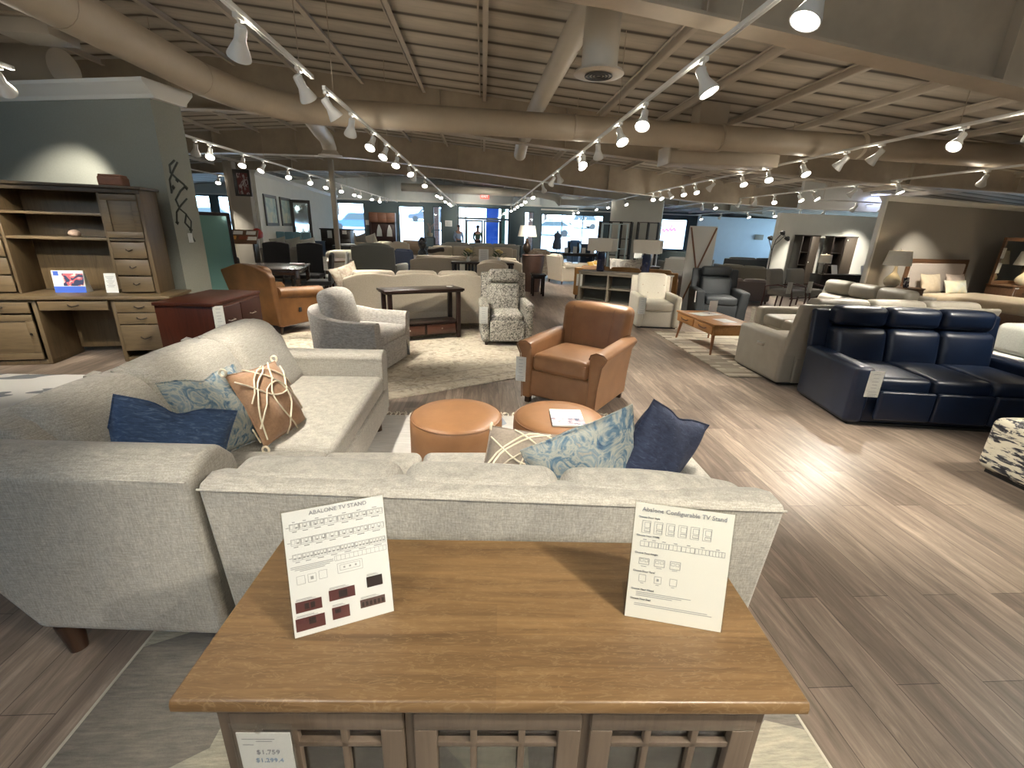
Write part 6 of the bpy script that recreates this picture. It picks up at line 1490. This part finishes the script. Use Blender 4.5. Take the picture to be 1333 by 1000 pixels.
dresser('cabinet', 'blue-grey cabinet left of the etageres near the right windows', (4.55, 20.6, 0), 0, .6, .45, 1.15, M_slateb, 3, 1, M_knob, 'cabinet')
leaf_table('console_table', 'slim dark table behind the pale sofa near the entrance', (1.2, 22.3, 0), 0, 1.2, .4, .95, M_blk, leg=.05)
etagere('black plant stand with two shelves left of the entrance door', (-2.9, 26.5, 0), 0, .5, .4, 1.1, M_black, 3)
t = T('plant', 'pale branching plant in a basket on the black stand left of the entrance', 'plant', (-2.9, 26.5, 1.12)); mesh('basket', lathe([(.12, 0), (.15, .1), (.14, .2)], 16), M_beige, t)
random.seed(2); mesh('branches', [tube([(0, 0, .15), (random.uniform(-.1, .1), 0, .4), (random.uniform(-.3, .3), random.uniform(-.2, .2), .7)], .008, 5) for k in range(9)], paint('pink_branch', (.35, .22, .18), .8), t)

# ================================================================== PEOPLE AT THE ENTRANCE
M_skin = paint('skin', (.36, .20, .14), .55)
def person(label, loc, rz, shirt, trous, hairc, arm):
    t = T('person', label, 'person', loc, rz)
    me = bpy.data.meshes.new('body')
    V = [(0, 0, .95), (0, 0, 1.15), (0, 0, 1.38), (0, -.01, 1.50), (0, -.02, 1.60), (0, -.02, 1.70),
         (-.10, 0, .90), (-.11, -.01, .50), (-.12, .02, .10), (-.12, -.12, .03), (.10, 0, .90), (.11, -.01, .50), (.12, .02, .10), (.12, -.12, .03),
         (-.19, 0, 1.40), (-.25, .02, 1.12), (-.20 + arm, -.12, .92), (-.18 + arm, -.18, .86), (.19, 0, 1.40), (.25, .02, 1.12), (.26, -.03, .88), (.26, -.04, .80)]
    E_ = [(0, 1), (1, 2), (2, 3), (3, 4), (4, 5), (0, 6), (6, 7), (7, 8), (8, 9), (0, 10), (10, 11), (11, 12), (12, 13), (2, 14), (14, 15), (15, 16), (16, 17), (2, 18), (18, 19), (19, 20), (20, 21)]
    rad = [.13, .13, .14, .055, .085, .09, .09, .065, .045, .04, .09, .065, .045, .04, .065, .048, .035, .035, .065, .048, .035, .035]
    me.from_pydata(V, E_, []); o = bpy.data.objects.new('body', me); COL.objects.link(o); o.parent = t; me.materials.append(M_skin)
    def skin(o, rad):
        m_ = o.modifiers.new('skin', 'SKIN'); m_.use_smooth_shade = True
        for v, r_ in zip(o.data.skin_vertices[0].data, rad): v.radius = (r_, r_ * .8); v.use_root = False
        o.data.skin_vertices[0].data[0].use_root = True
        s_ = o.modifiers.new('sub', 'SUBSURF'); s_.levels = 1; s_.render_levels = 1
    bm = bmesh.new(); bm.from_mesh(me); bm.verts.layers.skin.verify(); bm.to_mesh(me); bm.free(); skin(o, rad)
    def garment(name, idx, edges, rr, mat):
        m2 = bpy.data.meshes.new(name); m2.from_pydata([V[i] for i in idx], [(idx.index(a), idx.index(b)) for a, b in edges], [])
        bm = bmesh.new(); bm.from_mesh(m2); bm.verts.layers.skin.verify(); bm.to_mesh(m2); bm.free()
        g = bpy.data.objects.new(name, m2); COL.objects.link(g); g.parent = t; m2.materials.append(mat); skin(g, rr)
    garment('shirt', [0, 1, 2, 14, 15, 16, 18, 19, 20], [(0, 1), (1, 2), (2, 14), (14, 15), (15, 16), (2, 18), (18, 19), (19, 20)], [.155, .16, .165, .085, .07, .055, .085, .07, .055], shirt)
    garment('trousers', [0, 6, 7, 8, 10, 11, 12], [(0, 6), (6, 7), (7, 8), (0, 10), (10, 11), (11, 12)], [.145, .11, .085, .07, .11, .085, .07], trous)
    mesh('hair', lathe([(.085, 1.66), (.098, 1.72), (.085, 1.78), (.04, 1.81), (.003, 1.815)], 16, (0, .0, 0)), hairc, t)
    mesh('face_features', [box((0, -.105, 1.66), (.02, .03, .035), .008), box((-.03, -.095, 1.69), (.018, .012, .008), .003), box((.03, -.095, 1.69), (.018, .012, .008), .003), box((0, -.095, 1.625), (.04, .012, .008), .003)], paint('face_detail', (.22, .10, .08), .6), t)
    return t
person('person in a pale blue shirt and dark trousers standing left of the door', (-1.36, 26.6, 0), 20, fabric('pale_blue_shirt', (.30, .38, .52), .06, 40), M_black, paint('brown_hair', (.05, .03, .02), .6), .02)
person('person in dark green clothes standing in front of the glass door', (-.30, 27.2, 0), -10, fabric('dark_green_shirt', (.04, .07, .05), .06, 40), M_black, paint('dark_hair', (.02, .015, .012), .6), .1)

# ================================================================== OUTSIDE
def m_lot():
    m, n, b = _base('pale_lot'); f = _noise(n, _coord(n), .6, 5); n.links.new(_ramp(n, f, [(.3, (.40, .40, .38)), (.7, (.55, .54, .52))]), b.inputs['Base Color']); b.inputs['Roughness'].default_value = .9; return m
struct('ground', [quad((-60, 29.72, -.02), (60, 29.72, -.02), (60, 34, .05), (-60, 34, .05)), quad((-60, 34, .05), (60, 34, .05), (60, 62, 2.6), (-60, 62, 2.6)), quad((-60, 62, 2.6), (60, 62, 2.6), (60, 110, 4.0), (-60, 110, 4.0))], m_lot(), smooth=False)
def lotz(y): return .05 + (y - 34) / 28 * 2.55 if y < 62 else 2.6 + (y - 62) / 48 * 1.4
def car(label, x, y, rz, col, tall=0):
    t = T('car', label, 'car', (x, y, lotz(y)), rot=(R(5.2) * math.cos(R(rz)), 0, R(rz)))
    m_ = paint('car_paint_%s' % label.split()[0], col, .25, .3, coat=1)
    H = 1.45 + tall
    pf = [(-2.2, .35), (-2.25, .62), (-2.1, .80), (-1.15, .92), (-.55, H - .08), (-.2, H), (1.1, H), (1.5, H - .1), (1.95, .98), (2.2, .92), (2.25, .5), (2.2, .32)]
    mesh('car_body', prism(pf, 'y', -.88, .88, 2), m_, t, bevel=.06)
    gf = [(-1.0, .95), (-.50, H - .12), (1.15, H - .08), (1.75, 1.0)]
    mesh('side_window', [xf(prism(gf, 'y', -.89, .89)), ], M_frame, t)
    for wx in (-1.4, 1.4):
        for wy in (-.80, .80): mesh('wheel', cyl((wx, wy - .1, .32), (wx, wy + .1, .32), .32, n=20), M_black, t)
    mesh('headlight', [box((-2.2, sy * .65, .68), (.08, .3, .12), .02) for sy in (-1, 1)], M_white, t)
    return t
car('blue compact car parked outside the left window', -12.0, 46, 15, (.03, .09, .22), .15)
car('silver car parked outside the window right of the door', 6.6, 47, -10, (.35, .42, .42))
car('white van parked farther out beyond the right window', 11.2, 56, 5, (.6, .6, .6), .5)
car('grey car parked outside the far left windows', -25.5, 47, 10, (.12, .14, .16), .1)
car('dark car parked outside the window left of the entrance', -6.6, 58, 5, (.04, .05, .07), .2)
M_bark = paint('tree_bark', (.06, .045, .035), .9); M_leafy = pattern('tree_leaves', [(.35, (.03, .075, .045)), (.55, (.06, .13, .07)), (.7, (.10, .20, .12))], 2.2, det=4, interp='LINEAR')
def tree(label, x, y, h, r):
    t = T('tree', label, 'tree', (x, y, lotz(y)))
    mesh('trunk', tube([(0, 0, 0), (.1, 0, h * .3), (0, .1, h * .6)], [.25, .2, .1], 10), M_bark, t)
    random.seed(int(x * 7 + y)); bl = []; r = r * .62
    for k in range(9):
        a = random.uniform(0, 6.28); rr = random.uniform(0, r * .6)
        s = lathe([(.001, -1), (.5, -.85), (.85, -.45), (1, 0), (.85, .5), (.5, .85), (.001, 1)], 14); q = random.uniform(.45, .7) * r
        bl.append(xf(warp(s, lambda X, Y, Z: (X * (1 + .12 * math.sin(9 * Z + 5 * Y)), Y * (1 + .12 * math.sin(7 * X)), Z)), loc=(rr * math.cos(a), rr * math.sin(a), h * random.uniform(.55, .9)), scale=(q, q, q * .8)))
    mesh('crown', join(*bl), M_leafy, t)
for k, (x, y, h, r, where) in enumerate(((-30, 72, 9, 5, 'far left windows'), (-20, 68, 8, 4.5, 'left wicker-chair window, leftmost'), (-13, 74, 9, 5, 'left window above the blue car'), (-6, 76, 8, 4.5, 'window beside the entrance'), (1, 80, 8, 4.5, 'entrance doors'), (9, 70, 8, 5, 'right window, left part'), (16, 72, 9, 5, 'right window, middle'), (24, 74, 9, 5.5, 'right window, right part'), (33, 75, 9, 5, 'far right window with the purple sign'))):
    tree('leafy green tree across the lot, seen through the %s' % where, x, y, h, r)
M_brick = None
def m_brick():
    m, n, b = _base('red_brick'); t_ = n.nodes.new('ShaderNodeTexCoord'); mp = n.nodes.new('ShaderNodeMapping'); mp.inputs['Rotation'].default_value = (R(90), 0, 0)
    br = n.nodes.new('ShaderNodeTexBrick'); n.links.new(t_.outputs['Object'], mp.inputs[0]); n.links.new(mp.outputs[0], br.inputs[0]); br.inputs['Scale'].default_value = 4
    br.inputs['Color1'].default_value = (.25, .09, .07, 1); br.inputs['Color2'].default_value = (.32, .14, .10, 1); br.inputs['Mortar'].default_value = (.4, .38, .35, 1); n.links.new(br.outputs[0], b.inputs[0]); return m
M_brick = m_brick()
for k, x in enumerate((-3.3, 3.4)):
    t = T('brick_column', 'red brick porch column outside, %s of the entrance' % ('left', 'right')[k], 'column', (x, 32.6, 0)); mesh('column_shaft', box((0, 0, 1.5), (.7, .7, 3.0), .01), M_brick, t)
t = T('banner', 'tall bright blue banner standing outside the entrance doors', 'banner', (.62, 33.0, .02))
mesh('banner_panel', box((0, 0, 1.5), (.85, .06, 2.9), .01), paint('bright_blue_banner', (.02, .12, .62), .5), t); mesh('banner_foot', box((0, 0, .03), (.9, .5, .05), .01), M_black, t)
t = T('post', 'dark green porch post outside, right of the blue banner', 'post', (1.35, 33.0, .02)); mesh('post_shaft', box((0, 0, 1.6), (.30, .30, 3.2), .01), paint('green_post', (.06, .12, .08), .5), t)
# porch roof
struct('trim_40', box((0, 32.0, 3.35), (12, 4.6, .3), .01), M_trimw)
